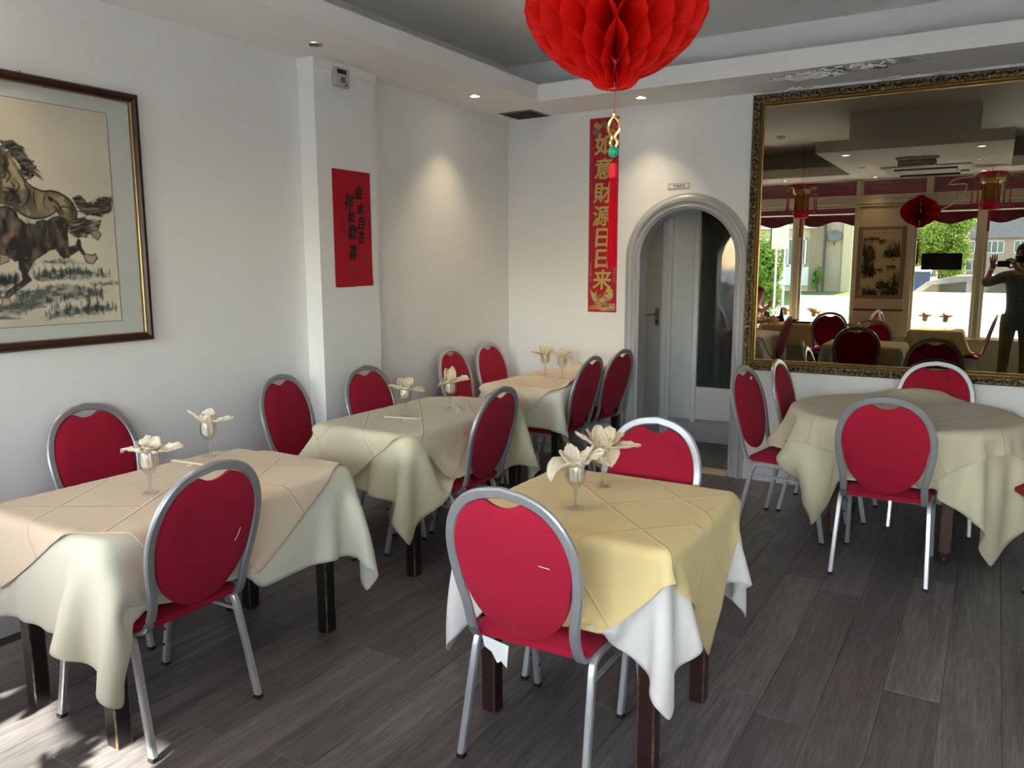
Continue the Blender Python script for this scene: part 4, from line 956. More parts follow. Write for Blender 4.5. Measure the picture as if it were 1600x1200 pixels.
# red calligraphy sheet on the pillar
PXX = -3.474
t = thing('calligraphy_sheet', 'red paper sheet with black brush calligraphy on the pillar', 'poster', (PXX, 3.82, 1.82))
cv = Canvas(-171, 171, -356, 358, 3.5, (.42, .012, .024))
for k in range(30):
    a = rg.random() * 6.28; px, py = -60 + 130 * rg.random(), -215 - 60 * rg.random()
    cv.stroke([(px, py), (px + 16 * cos(a), py + 16 * sin(a))], 5, (.16, .05, .012), .5)
for px, py in ((-95, -60), (120, 110), (100, -160), (-90, -110), (60, -140), (125, -190)): cv.poly(arc((px, py), 15, 0, 2 * pi, 9), (.20, .055, .015), .5, 4, 6, .6)
cv.stroke([(-120, -305), (0, -307), (120, -305)], 2.2, (.24, .006, .012), .8); cv.stroke([(-60, -322), (20, -322), (100, -321)], 2.2, (.24, .006, .012), .6)
cv.build('sheet', M['print'], t, lambda x, y: np.stack([.004 + .006 * np.exp(-((y + .356) / .05) ** 2) + 0 * x, x + .008 * y * (x < 0) * 0, y + .006 * (x > 0) * (y < -.3)], -1))
MB().bx(.0006, .002, -.169, .169, -.353, .355).build('backing', M['redpaper'], t)
def yz(px, py): return ((px - 521) / 59 * .341 - .1705, (354.5 - py) / 185 * .713)
for ch, px, py, sz in (('金', 560, 294, 0.105), ('水', 562, 320, 0.093), ('自', 563.5, 343, 0.105), ('在', 563, 366, 0.098), ('祥', 545, 311, 0.122), ('和', 547.5, 335, 0.085), ('歡', 549, 359, 0.112), ('喜', 548.5, 391, 0.112)):
    y, z = yz(px, py); text_mesh('brush_character', ch, sz * .88, M['ink'], t, (.0085, y, z), (R(90), 0, R(90)), .0004, .0022, .2, .78)
for k, ch in enumerate('二〇二〇年春'):
    y, z = yz(574.5 + k * .4, 314 + k * 8.6); text_mesh('small_character', ch, .030, M['ink'], t, (.0085, y, z), (R(90), 0, R(90)), .0004, 0, .1)
for k in range(3):
    y, z = yz(534 + k * .6, 343 + k * 9); q = MB()
    q.tube([(.009, y - .012, z + .02), (.009, y + .010, z + .012), (.009, y - .004, z - .004), (.009, y + .012, z - .016)], .0016, 5); q.build('signature_stroke', M['ink'], t)

M['gold_ch'] = mat('gold_foil_print', (.52, .40, .11), .5, .2, var=.2, scale=60)
# tall red and gold banner on the back wall
t = thing('fortune_banner', 'tall narrow red banner with large gold characters left of the arch', 'banner', (-2.7145, YB, 1.976))
cv = Canvas(-125, 125, -758, 758, 4, (.40, .005, .020))
GO, PK, TQ, DG = (.55, .42, .12), (.50, .11, .10), (.16, .22, .17), (.30, .18, .05)
def z_of(py): return (336 - py) * 5.02
for px, py, r_ in ((-70, 705, 22), (-40, 690, 20), (-5, 712, 20), (25, 695, 24), (60, 715, 22), (-80, 655, 24), (-50, 640, 20), (85, 690, 22), (70, 655, 16), (95, 640, 14)):
    cv.poly(arc((px, py), r_, 0, 2 * pi, 10), rg.choice([GO, PK, TQ, GO]), .75, 4, 14, .5, (8, 8))
for k in range(14):
    cv.poly(arc((-108, 600 - k * 32), 9, 0, 2 * pi, 7), PK, .55, 4, 10, .6); cv.poly(arc((108, 610 - k * 30), 8, 0, 2 * pi, 7), PK, .5, 4, 10, .6)
for k in range(7): cv.poly(arc((-105, -370 - k * 22), 8, 0, 2 * pi, 7), (.55, .22, .18), .85, 3, 9, .5, (5, 5)); cv.poly(arc((104, -375 - k * 22), 8, 0, 2 * pi, 7), (.5, .2, .12), .8, 3, 9, .5, (5, 5))
fish = [(-110, -560), (-95, -590), (-70, -610), (-45, -585), (-52, -615), (-45, -640), (-20, -650), (10, -630), (25, -600), (40, -570), (65, -562), (88, -575), (98, -605), (92, -640), (70, -662), (30, -672), (0, -690), (-30, -700), (-55, -690), (-78, -665), (-95, -630), (-104, -595)]
cv.poly(fish, (.50, .44, .12), .95, 4, 5, .3, (8, 8), edge=(DG, 4, .6)); cv.poly(arc((38, -608), 9, 0, 2 * pi, 10), K, .9, 3, 2, .1)
for k in range(60): cv.poly(arc((-60 + 130 * rg.random(), -625 - 75 * rg.random()), 8, 0, 2 * pi, 6), rg.choice([TQ, GO, PK, (.12, .2, .12)]), .75, 3, 8, .4)
for k in range(5): cv.stroke([(-115, -715 - k * 7), (-50, -700 - k * 8), (10, -722 - k * 6), (70, -712 - k * 7), (115, -722 - k * 5)], 3, rg.choice([GO, PK]), .8)
cv.build('banner_face', M['printg'], t, lambda x, y: np.stack([x, np.full_like(x, -.0042), y], -1))
MB().bx(-.125, .125, -.0035, -.0005, -.758, .758).build('banner_backing', M['darkredpaper'], t)
for ch, py, dx in (('如', 225, 2), ('意', 262, 4), ('財', 299, 0), ('源', 335, -3), ('日', 369, 0), ('日', 402, 0), ('来', 435, 0)):
    text_mesh('gold_character', ch, .168, M['gold_ch'], t, (-.004 + dx * .001, -.0046, z_of(py) / 1000), (R(90), 0, 0), .0006, .0045 if ch not in '意財源来' else .0034, .08, 1.0)
text_mesh('printed_number', '50', .052, mat('pale_gold', (.62, .5, .3), .5), t, (.088, -.0046, -.706), (R(90), 0, 0), .0004, .001)

# toilets sign
t = thing('toilets_sign', 'small white sign reading TOILETS above the arch', 'sign', (-2.096, YB, 2.181))
MB().bx(-.084, .084, -.004, -.0005, -.021, .021).build('plate', M['white_plastic'], t)
mitre_frame([(0, .004), (0, .0052), (.003, .0052), (.003, .004)], -.082, .082, -.019, .019, lambda u, v, h: (u, -h, v)).build('red_border', mat('red_line', (.35, .05, .04), .5), t)
text_mesh('lettering', 'TOILETS', .024, M['ink'], t, (0, -.0047, 0), (R(90), 0, 0), .0004, .0008)

# air-conditioner controller at the top of the pillar
t = thing('wall_controller', 'grey wall controller with dark display at the top of the pillar', 'controller', (-3.474, 3.738, 2.712))
MB().bx(.0005, .034, -.063, .063, -.056, .056, ch=.004).build('case', M['grey_plastic'], t)
MB().bx(.034, .037, -.045, .030, .018, .042).build('display', M['black'], t)
for k in range(9): MB().bx(.034, .037, -.012 + (k % 3) * .013, -.004 + (k % 3) * .013, -.006 - (k // 3) * .012, .001 - (k // 3) * .012).build('button', M['downdark'], t)
MB().bx(.034, .037, .022, .036, -.046, -.036).build('power_button', M['downdark'], t)

# ------------------------------------------------------------------ lamps and vents in the ceiling
def downlight(x, y, z, label, lit, power=11., r=.047, group='downlights'):
    t = thing('downlight', label, 'downlight', (x, y, z), 0, group)
    MB().lathe([(r * .74, -.001), (r * .80, -.006), (r, -.005), (r * 1.02, -.0005)], n=22, cap=False).build('rim', M['chrome'], t, True)
    MB().lathe([(.002, -.0015), (r * .76, -.0015), (r * .76, -.0005), (.002, -.0005)], n=18).build('bulb' if lit else 'dark_bulb', M['lamp'] if lit else M['downdark'], t)
    if not lit: MB().box((0, 0, -.004), (r * .5, .006, .004)).build('lamp_clip', M['chrome'], t)
    if lit:
        d = bpy.data.lights.new('spot', 'SPOT'); d.energy = power; d.spot_size = R(88); d.spot_blend = 1.0; d.shadow_soft_size = .03; d.color = (1., .80, .52)
        o = bpy.data.objects.new('spot', d); COL.objects.link(o); o.parent = t; o.location = (0, 0, -.012)
    return t
downlight(-3.282, 3.355, ZS, 'unlit downlight above the near side of the pillar', False)
downlight(-3.292, 4.94, ZS, 'lit downlight over the left wall beyond the pillar', True, 2.6)
downlight(-2.30, 5.62, ZS, 'lit downlight in the back soffit above the arch', True, 2.6)
downlight(-.71, 5.545, ZS, 'unlit downlight with a scuffed rim in front of the mirror top', False)
downlight(-1.54, 2.03, ZS, 'lit downlight at the left near corner of the ceiling island in the mirror', True, 1.5)
downlight(-.225, 2.04, ZS, 'lit downlight at the right near corner of the ceiling island in the mirror', True, 1.5)
downlight(-.24, .82, ZS, 'dim downlight right of the cassette unit in the mirror', False)
downlight(-1.55, .71, ZS, 'unlit downlight left of the cassette unit in the mirror', False)
downlight(-.24, -.52, ZS, 'lit downlight on the island just above the right palace lantern in the mirror', True, 1.5)
downlight(-1.55, -.58, ZS, 'lit downlight on the island edge near the window in the mirror', True, 1.5)
downlight(-2.74, -.45, ZS, 'lit downlight in the window soffit above the left palace lantern in the mirror', True, 1.5)
downlight(-3.292, 1.77, ZS, 'lit downlight over the horse picture', True, 1.5)
t = thing('smoke_detector', 'small round detector on the high ceiling in the mirror', 'detector', (-2.5, .95, ZC))
MB().lathe([(.05, 0), (.05, -.015), (.035, -.032), (.0, -.034)], n=18).build('case', M['white_plastic'], t, True)
MB().lathe([(.012, -.034), (.012, -.040), (.001, -.040)], n=10).build('sensor', M['downdark'], t)

t = thing('ceiling_vent', 'dark square vent grille in the soffit at the corner', 'vent', (-3.345, 5.735, ZS), R(-2))
mitre_frame([(0, .0005), (0, .006), (.012, .009), (.02, .006), (.02, .0005)], -.152, .152, -.150, .150, lambda u, v, h: (u, v, -h)).build('vent_frame', mat('dirty_grey_metal', (.22, .20, .19), .5), t)
MB().bx(-.135, .135, -.133, .133, -.0025, -.0005).build('vent_duct', M['black'], t)
sl = MB().box((0, 0, 0), (.268, .016, .002), rx=R(35)).mesh('slat', mat('dark_grille', (.09, .08, .08), .5))
for k in range(13):
    o = link('slat', sl, t); o.location = (0, -.126 + k * .021, -.006)

# ceiling cassette and bulkhead light on the island (seen in the mirror)
t = thing('ceiling_cassette', 'white ceiling air-conditioning cassette on the island in the mirror', 'air conditioner', (-.85, .12, ZS))
mitre_frame([(0, .0005), (0, .022), (.03, .03), (.14, .032), (.17, .018), (.17, .0005)], -.50, .50, -.48, .48, lambda u, v, h: (u, v, -h)).build('panel', M['white_plastic'], t)
MB().bx(-.32, .32, -.30, .30, -.012, -.0005).build('grille_plate', M['grey_plastic'], t)
for k in range(14): MB().box((0, -.27 + k * .0415, -.018), (.62, .020, .006), rx=R(20)).build('slat', M['white_plastic'], t)
for y, r_ in ((.395, .5), (-.395, -.5)): MB().box((0, y, -.036), (.70, .055, .006), rx=r_).build('louvre', M['black'], t)
MB().bx(.36, .46, -.2, -.06, -.036, -.03).build('receiver_window', M['black'], t)
t = thing('emergency_light', 'boxy emergency light with clear cover on the island in the mirror', 'light', (-.87, 1.42, ZS))
MB().bx(-.22, .22, -.06, .06, -.03, -.0005, ch=.004).build('base', M['white_plastic'], t)
MB().bx(-.20, .20, -.05, .05, -.10, -.03, ch=.012).build('cover', mat('milky_cover', (.42, .40, .34), .25), t)

# ------------------------------------------------------------------ honeycomb paper lantern with charm
LX, LY, LZ = -.777, 1.739, 2.168
t = thing('paper_lantern', 'large red honeycomb paper ball lantern hanging from the ceiling', 'lantern', (LX, LY, LZ))
PR = [(-.172, .030), (-.166, .046), (-.150, .058), (-.140, .082), (-.126, .112), (-.098, .148), (-.058, .184), (0, .206), (.058, .186), (.10, .150), (.13, .112), (.146, .075), (.158, .052), (.176, .030)]
NS, MS = 48, 36
# resample the profile by arc length
pts_ = smooth_path([(r, z, 0) for z, r in PR], 6); cum = [0]
for a, b in zip(pts_, pts_[1:]): cum.append(cum[-1] + (b - a).length)
prof = []
for k in range(NS + 1):
    s_ = cum[-1] * k / NS; i = max(j for j in range(len(cum)) if cum[j] <= s_ + 1e-9); i = min(i, len(pts_) - 2)
    f_ = (s_ - cum[i]) / (cum[i + 1] - cum[i]); p = pts_[i].lerp(pts_[i + 1], f_); prof.append((p.x, p.y))
mb = MB(); dlt = 2 * pi / MS; rl = random.Random(5)
for k in range(MS):
    b = len(mb.v); jit = rl.uniform(-.1, .1)
    for i, (r, z) in enumerate(prof):
        w_ = 2 * abs(((i / NS * 8) % 2) - 1) - 1
        w_ = max(-1, min(1, w_ * 1.3)); a = (k + jit * (1 - abs(w_)) + (.5 * w_ if k % 2 == 0 else -.5 * w_)) * dlt
        wob = 1 + rl.uniform(-.012, .006)
        for q in (.12, .55, 1.0): mb.v.append((r * q * wob * cos(a), r * q * wob * sin(a), z))
    for i in range(NS):
        for j in range(2): mb.f.append((b + i * 3 + j, b + (i + 1) * 3 + j, b + (i + 1) * 3 + j + 1, b + i * 3 + j + 1))
lp = NT('red_tissue_paper'); d_ = lp.n('BsdfPrincipled'); d_.inputs['Base Color'].default_value = (.72, .012, .008, 1); d_.inputs['Roughness'].default_value = .6; d_.inputs['Specular IOR Level'].default_value = .3
tr_ = lp.n('BsdfTranslucent'); tr_.inputs[0].default_value = (.80, .02, .010, 1); ms_ = lp.n('MixShader'); ms_.inputs[0].default_value = .42
lp.l(d_.outputs[0], ms_.inputs[1]); lp.l(tr_.outputs[0], ms_.inputs[2]); lp.l(ms_.outputs[0], lp.out.inputs[0])
mb.build('paper_body', lp.m, t, fix=False)
MB().lathe([(.003, -.178), (.012, -.176), (.012, -.172), (.003, -.171)], n=14).build('end_card', M['redpaper'], t)
MB().lathe([(.004, .172), (.032, .174), (.032, .178), (.004, .18)], n=14).build('end_card', M['redpaper'], t)
o = MB().tube([(0, 0, .178), (0, 0, ZS - LZ)], .0012, 5).build('hanging_string', M['redpaper'], t)
MB().tube([(0, 0, -.174), (.001, 0, -.235)], .0009, 5).build('charm_string', M['redpaper'], t)
g = MB(); zc = -.272
for s_ in (-1, 1):
    g.tube(smooth_path([(.0, 0, zc + .04), (.012 * s_, .002, zc + .026), (.013 * s_, 0, zc + .008), (.004 * s_, -.002, zc - .006), (.009 * s_, 0, zc - .020), (0, 0, zc - .036)], 4), .0035, 6)
g.lathe([(.0, zc + .036), (.005, zc + .038), (.006, zc + .044), (.0, zc + .048)], n=8); g.build('gold_ornament', mat('shiny_gold', (.75, .58, .22), .25, .9), t, True)
MB().lathe([(.0005, -.326), (.006, -.324), (.0115, -.318), (.0130, -.312), (.0115, -.306), (.006, -.300), (.0005, -.298)], n=14).build('jade_bead', mat('green_bead', (.02, .30, .15), .15), t, True)
MB().lathe([(.003, -.336), (.0085, -.338), (.0095, -.350), (.0085, -.362), (.010, -.366), (.010, -.370), (.003, -.372)], n=12).build('tassel_cap', mat('pink_red_silk', (.62, .02, .03), .7, spec=.1), t, True)
ts = MB(); rt = random.Random(2)
for k in range(70):
    a, r_ = rt.random() * 6.28, rt.random() ** .5
    ts.tube([(.007 * r_ * cos(a), .007 * r_ * sin(a), -.37), (.009 * r_ * cos(a), .009 * r_ * sin(a), -.44), (.012 * r_ * cos(a + .2), .012 * r_ * sin(a + .2), -.56 - .018 * rt.random())], .0011, 3)
o = ts.build('tassel', mat('red_silk', (.36, .003, .010), .9, spec=.08), t); o['kind'] = 'stuff'

# ------------------------------------------------------------------ goblets, napkins, chopsticks
CT = .7575
gl = MB()
go = [(.0305, .0005), (.031, .0025), (.020, .005), (.008, .009), (.0052, .016), (.0046, .040), (.0062, .052), (.0075, .060), (.0055, .066), (.010, .074), (.024, .086), (.033, .100), (.0365, .118), (.0355, .140), (.0325, .162), (.0318, .163)]
gi = [(.0308, .162), (.0338, .140), (.0348, .118), (.0314, .101), (.022, .088), (.004, .078)]
gl.lathe(go, n=24, cap=False)
GL = gl.mesh('goblet', M['goblet'], True)
RZ = 31.0
def petal(mb, az, el, L, w, droop, tw, base=(0, 0, .150), nu=15, nv=9):
    a = R(az + RZ); e = R(el); ca, sa = cos(a), sin(a)
    def fn(u, v):
        v = v * 2 - 1; r = .012 + L * u * cos(e) * (1 - .25 * max(0, droop) * u * u); z = L * (u * sin(e) - .55 * droop * u * u)
        ww = w * .5 * (u + .12) ** .45 * max(0, (1 - u)) ** .62 * 1.75
        s = ww * v; c = (.22 * v * v + .30 * abs(v)) * ww - .15 * ww + .0035 * sin(v * 9 + u * 4 + az)
        t_ = tw * u * 2; s2, c2 = s * cos(t_) - c * sin(t_), s * sin(t_) + c * cos(t_)
        wr = .0018 * sin(u * 23 + v * 5 + az) + .0024 * sin(u * 9 - v * 11 + az * .7) * u
        q_ = Vector((u * 5.5 + az * .37, v * 2.6 + L * 90, el * .11)); nz = noise.noise(q_) * .0055 + noise.noise(q_ * 2.3) * .0030; wr += nz; s2 += nz * .8
        return (base[0] + r * ca - s2 * sa, base[1] + r * sa + s2 * ca, base[2] + z + c2 + wr)
    mb.grid(fn, nu, nv)
def goblet(x, y, label, nlabel, petals, m='napkin', z=CT, seed=1, deep=.088, grp='goblets on the tables'):
    g = link('goblet', GL); g.location = (x, y, z); tag(g, label, 'glass', grp)
    rn = random.Random(seed); ph = [rn.random() * 6 for _ in range(4)]
    nk = thing('folded_napkin', nlabel, 'napkin', (x, y, z), 0, 'napkins in the goblets')
    mb = MB()
    def body(u, v):
        a = v * 2 * pi; zz = deep + .003 + (.158 - deep) * u
        r = float(np.interp(zz, [.088, .100, .118, .140, .162], [.020, .0285, .0322, .0312, .0285])) * (.80 + .10 * sin(7 * a + ph[0] + 3 * u) + .06 * sin(13 * a + ph[1]) )
        if u < .12: r *= (.3 + .7 * u / .12)
        return (r * cos(a), r * sin(a), zz)
    mb.grid(body, 12, 49); mb.build('napkin_roll', M[m], nk, True, fix=False)
    for p in list(petals) + [(rn.uniform(0, 360), 48 + 18 * rn.random(), .045, .045, .2, rn.uniform(-.3, .3)) for _ in range(3)]:
        q = MB(); petal(q, *p); o = q.build('napkin_fold', M[m], nk, True, fix=False); mod(o, 'SOLIDIFY', thickness=.0022, offset=0)
PET = dict(
 A1=[(180, 28, .125, .060, .75, 0), (4, 18, .130, .058, .18, .3), (95, 58, .075, .085, .3, 0), (275, 48, .060, .075, .6, 0), (40, 40, .07, .06, .3, 0), (140, 40, .075, .06, .3, 0)],
 A2=[(168, 34, .105, .036, .10, .5), (-4, 14, .115, .040, -.05, -.4), (100, 72, .062, .070, .0, 0), (260, 68, .050, .060, .1, 0), (30, 60, .05, .05, .1, 0)],
 B1=[(186, 20, .090, .055, .05, .2), (-18, 14, .125, .068, .5, .2), (70, 52, .085, .075, .15, 0), (125, 48, .085, .065, .15, 0), (285, 35, .07, .07, .6, 0)],
 B2=[(175, 12, .090, .065, 1.0, 0), (-8, 30, .140, .060, .55, .4), (80, 62, .105, .060, 0, 0), (112, 56, .095, .065, 0, .3), (250, 30, .07, .07, .5, 0)],
 C1=[(205, 26, .150, .100, 1.35, 0), (8, 36, .125, .056, .4, .3), (28, 52, .115, .056, .4, -.3), (110, 58, .085, .060, .1, 0), (300, 40, .07, .08, .7, 0), (160, 50, .08, .07, .3, 0)],
 C2=[(165, 32, .110, .050, 0, .2), (-8, 12, .140, .064, .15, .1), (100, 46, .105, .066, .05, 0), (58, 46, .100, .066, .05, 0), (285, -5, .100, .100, .7, 0), (130, 40, .10, .055, .1, .3), (20, 35, .10, .06, .1, 0)],
 F1=[(188, 22, .115, .050, .15, .2), (35, 34, .085, .055, .05, 0), (120, 48, .090, .065, .05, 0), (75, 50, .08, .06, 0, 0)],
 F2=[(170, 40, .09, .05, .1, .2), (-30, 16, .095, .06, .6, 0), (85, 55, .075, .065, .0, 0), (20, 40, .08, .055, .2, 0)],
 D1=[(180, 15, .09, .05, .1, .3), (0, 20, .09, .05, -.05, .3), (90, 60, .07, .06, 0, 0), (270, 40, .06, .06, .4, 0)])
goblet(-2.653, 1.768, 'goblet on the nearest left table, the one nearer the camera', 'cream napkin with drooping side wings on the nearest left table', PET['A1'], 'napkin_pale', seed=1)
goblet(-2.945, 2.262, 'goblet at the wall side of the nearest left table behind the chair back', 'cream napkin folded like a bird with two thin wings', PET['A2'], 'napkin_pale', seed=2)
goblet(-2.792, 3.458, 'goblet on the pillar table, the left of two', 'cream napkin with one broad leaf to the right on the pillar table', PET['B1'], seed=3, deep=.098)
goblet(-2.714, 3.781, 'goblet on the pillar table, the right of two', 'cream napkin with an upright point and curling right tip on the pillar table', PET['B2'], seed=4)
goblet(-2.928, 5.338, 'goblet on the corner table, farther from the arch', 'yellowish napkin on the corner table, the larger left one', PET['F1'], seed=5)
goblet(-2.735, 5.251, 'goblet on the corner table, nearer the arch', 'yellowish napkin on the corner table, the smaller right one', PET['F2'], seed=6)
goblet(-1.200, 2.410, 'goblet on the yellow cloth, nearer the camera', 'pale napkin with a big petal drooping left on the yellow table', PET['C1'], 'napkin_pale', seed=7)
goblet(-1.232, 2.700, 'goblet on the yellow cloth, farther from the camera', 'cream star-shaped napkin on the yellow table in front of the red chair', PET['C2'], seed=8)
goblet(-.762, .02, 'goblet on the window table in the mirror, nearer the scroll', 'orange-lit napkin on the window table in the mirror, nearer the scroll', PET['D1'], seed=9, z=CT - .006)
goblet(-.525, .06, 'goblet on the window table in the mirror, nearer the photographer', 'yellow-lit napkin on the window table in the mirror, nearer the photographer', PET['D1'], seed=10, z=CT - .006)
goblet(-2.22, -.30, 'goblet standing at the right end of the bag table in the mirror', 'napkin like a dried flower at the right end of the bag table in the mirror', PET['C2'], seed=11, z=CT - .006)
goblet(-2.66, -.50, 'goblet behind the black bag in the mirror', 'napkin with a bright yellow tip behind the black bag in the mirror', PET['B1'], seed=12, z=CT - .006)

M['stick'] = mat('bleached_bamboo', (.74, .66, .48), .5, var=.08, scale=20); M['china'] = mat('white_china', (.82, .80, .76), .2, var=.02)
def chopsticks(p0, p1, where, rest_t=.62, gap=.012):
    a = Vector((p0[0], p0[1], CT + .010)); b = Vector((p1[0], p1[1], CT + .0055)); d = (b - a); d.z = 0; n = Vector((-d.y, d.x, 0)).normalized(); c = a.lerp(b, rest_t)
    for k, wd in ((-.5, 'front'), (.5, 'back')):
        o_ = n * gap * k; mid = (a + b) / 2 + o_
        o = MB().sweep([a + o_ - mid, b + o_ - mid], chamsec(.0026, .0026, .0008), scl=[1.0, .62]).build('chopstick', M['stick']); o.location = mid + Vector((0, 0, .002))
        tag(o, 'pale bamboo chopstick on %s, %s of its pair' % (where, wd), 'chopstick', 'chopsticks')
    r = MB().lathe([(.0005, 0), (.013, 0), (.015, .003), (.011, .006), (.0085, .0055), (.0005, .0045)], n=16); r.v = [(x * 1.25, y * .75, z) for x, y, z in r.v]
    o = r.build('chopstick_rest', M['china'], None, True); o.location = (c.x, c.y, CT - .0015); o.rotation_euler = (0, 0, math.atan2(n.y, n.x)); tag(o, 'small white china rest under the chopsticks on %s' % where, 'chopstick rest', 'chopstick rests')
chopsticks((-2.985, 2.10), (-2.79, 2.135), 'the nearest left table behind the chair back', .5)
chopsticks((-2.843, 3.335), (-2.652, 3.400), 'the pillar table below its left goblet', .6)
chopsticks((-2.750, 3.835), (-2.590, 3.712), 'the pillar table beside its right goblet', .7)
chopsticks((-2.98, 5.06), (-2.81, 5.17), 'the corner table', .85)

# ------------------------------------------------------------------ front of the room: seen in the mirror
def palace_lantern(x, y, z, ztop, label):
    t = thing('palace_lantern', label, 'lantern', (x, y, z), R(12), 'palace lanterns by the window'); t.scale = (1.12, 1.12, 1.12)
    gold = M['gold']; red = mat('red_lacquer', (.55, .01, .03), .4); pink = M['pinksilk']
    hexr = lambda r, z0, z1, mb, n=6: mb.lathe([(r[0], z0), (r[1], z1)], n=n)
    MB().lathe([(.03, .235), (.13, .225), (.165, .205), (.15, .19), (.10, .185), (.03, .20)], n=6).build('crown', pink, t)
    MB().lathe([(.105, .19), (.12, .16), (.11, .12), (.085, .10), (.03, .10)], n=6).build('upper_tier', gold, t)
    MB().lathe([(.08, .10), (.085, .05), (.085, -.07), (.075, -.09), (.02, -.09)], n=6).build('lantern_body', mat('painted_silk', (.42, .33, .07), .5, var=.5, scale=30, transl=.35), t)
    MB().lathe([(.03, -.09), (.098, -.10), (.104, -.14), (.094, -.185), (.03, -.19)], n=6).build('lower_tier', pink, t)
    for k in range(6):
        a = k * pi / 3; c_, s_ = cos(a), sin(a)
        ar = MB().tube(smooth_path([(.10 * c_, .10 * s_, .17), (.155 * c_, .155 * s_, .19), (.185 * c_, .185 * s_, .165), (.19 * c_, .19 * s_, .20)], 4), .006, 6).build('dragon_arm', gold, t, True)
        MB().lathe([(.0005, .148), (.010, .140), (.012, .13), (.008, .12), (.0005, .118)], (.188 * c_, .188 * s_, -.02), 8).build('bead', mat('green_glass_bead', (.12, .26, .14), .2), ar, True)
        MB().lathe([(.003, .115), (.008, .10), (.006, .085), (.009, -.05), (.010, -.12)], (.188 * c_, .188 * s_, -.02), 7).build('tassel', red, ar)
        MB().box((.086 * c_, .086 * s_, -.01), (.012, .012, .18), rz=a).build('corner_post', red, t)
    MB().lathe([(.003, -.17), (.012, -.18), (.010, -.20), (.012, -.36), (.014, -.42)], n=8).build('centre_tassel', red, t)
    MB().tube([(0, 0, .23), (0, 0, (ztop - z) / 1.12)], .002, 5).build('cord', M['blackmetal'], t)
M['pinksilk'] = mat('pink_red_silk_panel', (.80, .03, .13), .5, transl=.5)
palace_lantern(-2.41, -.04, 2.44, ZC, 'red and gold palace lantern hanging at the left in the mirror')
palace_lantern(-.135, .0, 2.47, ZS, 'red and gold palace lantern hanging at the right in the mirror')

t = thing('hanging_board', 'black board hanging on two strings in the shop window in the mirror', 'sign', (-.657, -.62, 1.625))
MB().bx(-.245, .245, -.012, .012, -.112, .112, ch=.004).build('board', M['black'], t)
mitre_frame([(0, -.002), (0, .004), (.012, .004), (.012, -.002)], -.245, .245, -.112, .112, lambda u, v, h: (u, .012 + h, v)).build('rim', M['downdark'], t)
for x in (-.12, .12): MB().tube([(x, 0, .11), (x, -.01, .5), (x * 1.1, -.06, ZS - 1.626)], .0018, 5).build('string', M['blackmetal'], t)

# landscape hanging scroll on the pier
t = thing('hanging_scroll', 'hanging scroll with an ink landscape of a waterfall on the pier in the mirror', 'picture', (-1.435, YF, 1.65))
silk = mat('cream_scroll_silk', (.62, .52, .36), .7, var=.05, scale=10)
MB().bx(-.315, .315, .004, .008, -.70, .76).build('silk_mount', silk, t)
MB().bx(-.315, .315, .008, .0095, -.55, .47).build('brocade_border', mat('grey_brown_brocade', (.24, .20, .14), .7, var=.3, scale=60), t)
cv = Canvas(-255, 255, -500, 425, 5, (.56, .45, .28)); rv = random.Random(8)
def crag(x, y, w, h, n=5, a=.75):
    P = [(x - w / 2, y)] + [(x - w / 2 + w * (k + .5) / n, y + h * rv.uniform(.45, 1)) for k in range(n)] + [(x + w / 2, y)]
    cv.poly(P, (.07, .055, .035), min(1, a * 1.25), 10, 14, .5, (14, 30))
    for k in range(n * 2):
        xx = x + rv.uniform(-.5, .5) * w; yy = y + rv.uniform(.1, .9) * h; cv.stroke([(xx, yy), (xx + rv.uniform(-14, 14), yy - 30), (xx + rv.uniform(-20, 20), yy - 55)], rv.uniform(2, 6), K, .75)
for P_ in ([(-255, 60), (-200, 240), (-140, 300), (-80, 200), (-30, 90), (0, 40), (-255, 20)], [(40, 40), (90, 200), (150, 260), (255, 320), (255, -260), (120, -200)], [(-40, 270), (60, 310), (160, 330), (255, 350), (255, 290), (100, 275)], [(-255, -500), (-255, -150), (-200, -150), (-120, -300), (20, -380), (120, -400), (255, -390), (255, -500)]):
    cv.poly(P_, (.30, .235, .14), .75, 30, 60, .5, (50, 60))
for x, y, w, h in ((-195, 40, 110, 240), (-120, 30, 90, 180), (-70, 60, 70, 110), (110, 10, 70, 180), (165, -40, 120, 290), (215, 60, 70, 190), (-10, 268, 90, 20), (130, 285, 210, 45), (150, -250, 140, 290), (200, -180, 100, 220), (100, -210, 70, 120), (-215, -490, 80, 330), (-160, -490, 110, 220), (-80, -500, 120, 120), (-45, -400, 170, 120), (60, -500, 90, 80), (140, -500, 170, 110), (30, -150, 120, 40), (-140, -110, 130, 40)): crag(x, y, w, h, 6, .8)
for k in range(9): cv.stroke([(-40 + k * 11, 130), (-42 + k * 11, 60), (-46 + k * 11, -30)], 2, (.25, .2, .13), .5)
for k in range(12): y = -90 - 25 * k * .7; cv.stroke([(-180 + 20 * rv.random(), y), (0, y + 6), (120 * rv.random(), y)], 2.5, (.2, .15, .1), .55)
for k in range(150): cv.poly(arc((lambda q: (q[0] + rv.gauss(0, 38), q[1] + rv.gauss(0, 38)))(rv.choice([(-200, -330), (-190, -420), (-130, -440), (-50, -330), (-20, -360), (140, -450), (60, -470), (160, -120), (180, -200), (110, -170), (-180, 60)])), rv.uniform(7, 15), 0, 2 * pi, 7), K, .7, 4, 12, .5, (7, 7))
for k in range(9): cv.poly(arc((-200 + k * 45 * .9, 380), 9, 0, 2 * pi, 6), (.22, .06, .03) if k < 4 else K, .8, 3, 10, .5, (5, 5))
cv.build('landscape', M['print'], t, lambda x, y: np.stack([-x, np.full_like(x, .0105), y], -1))
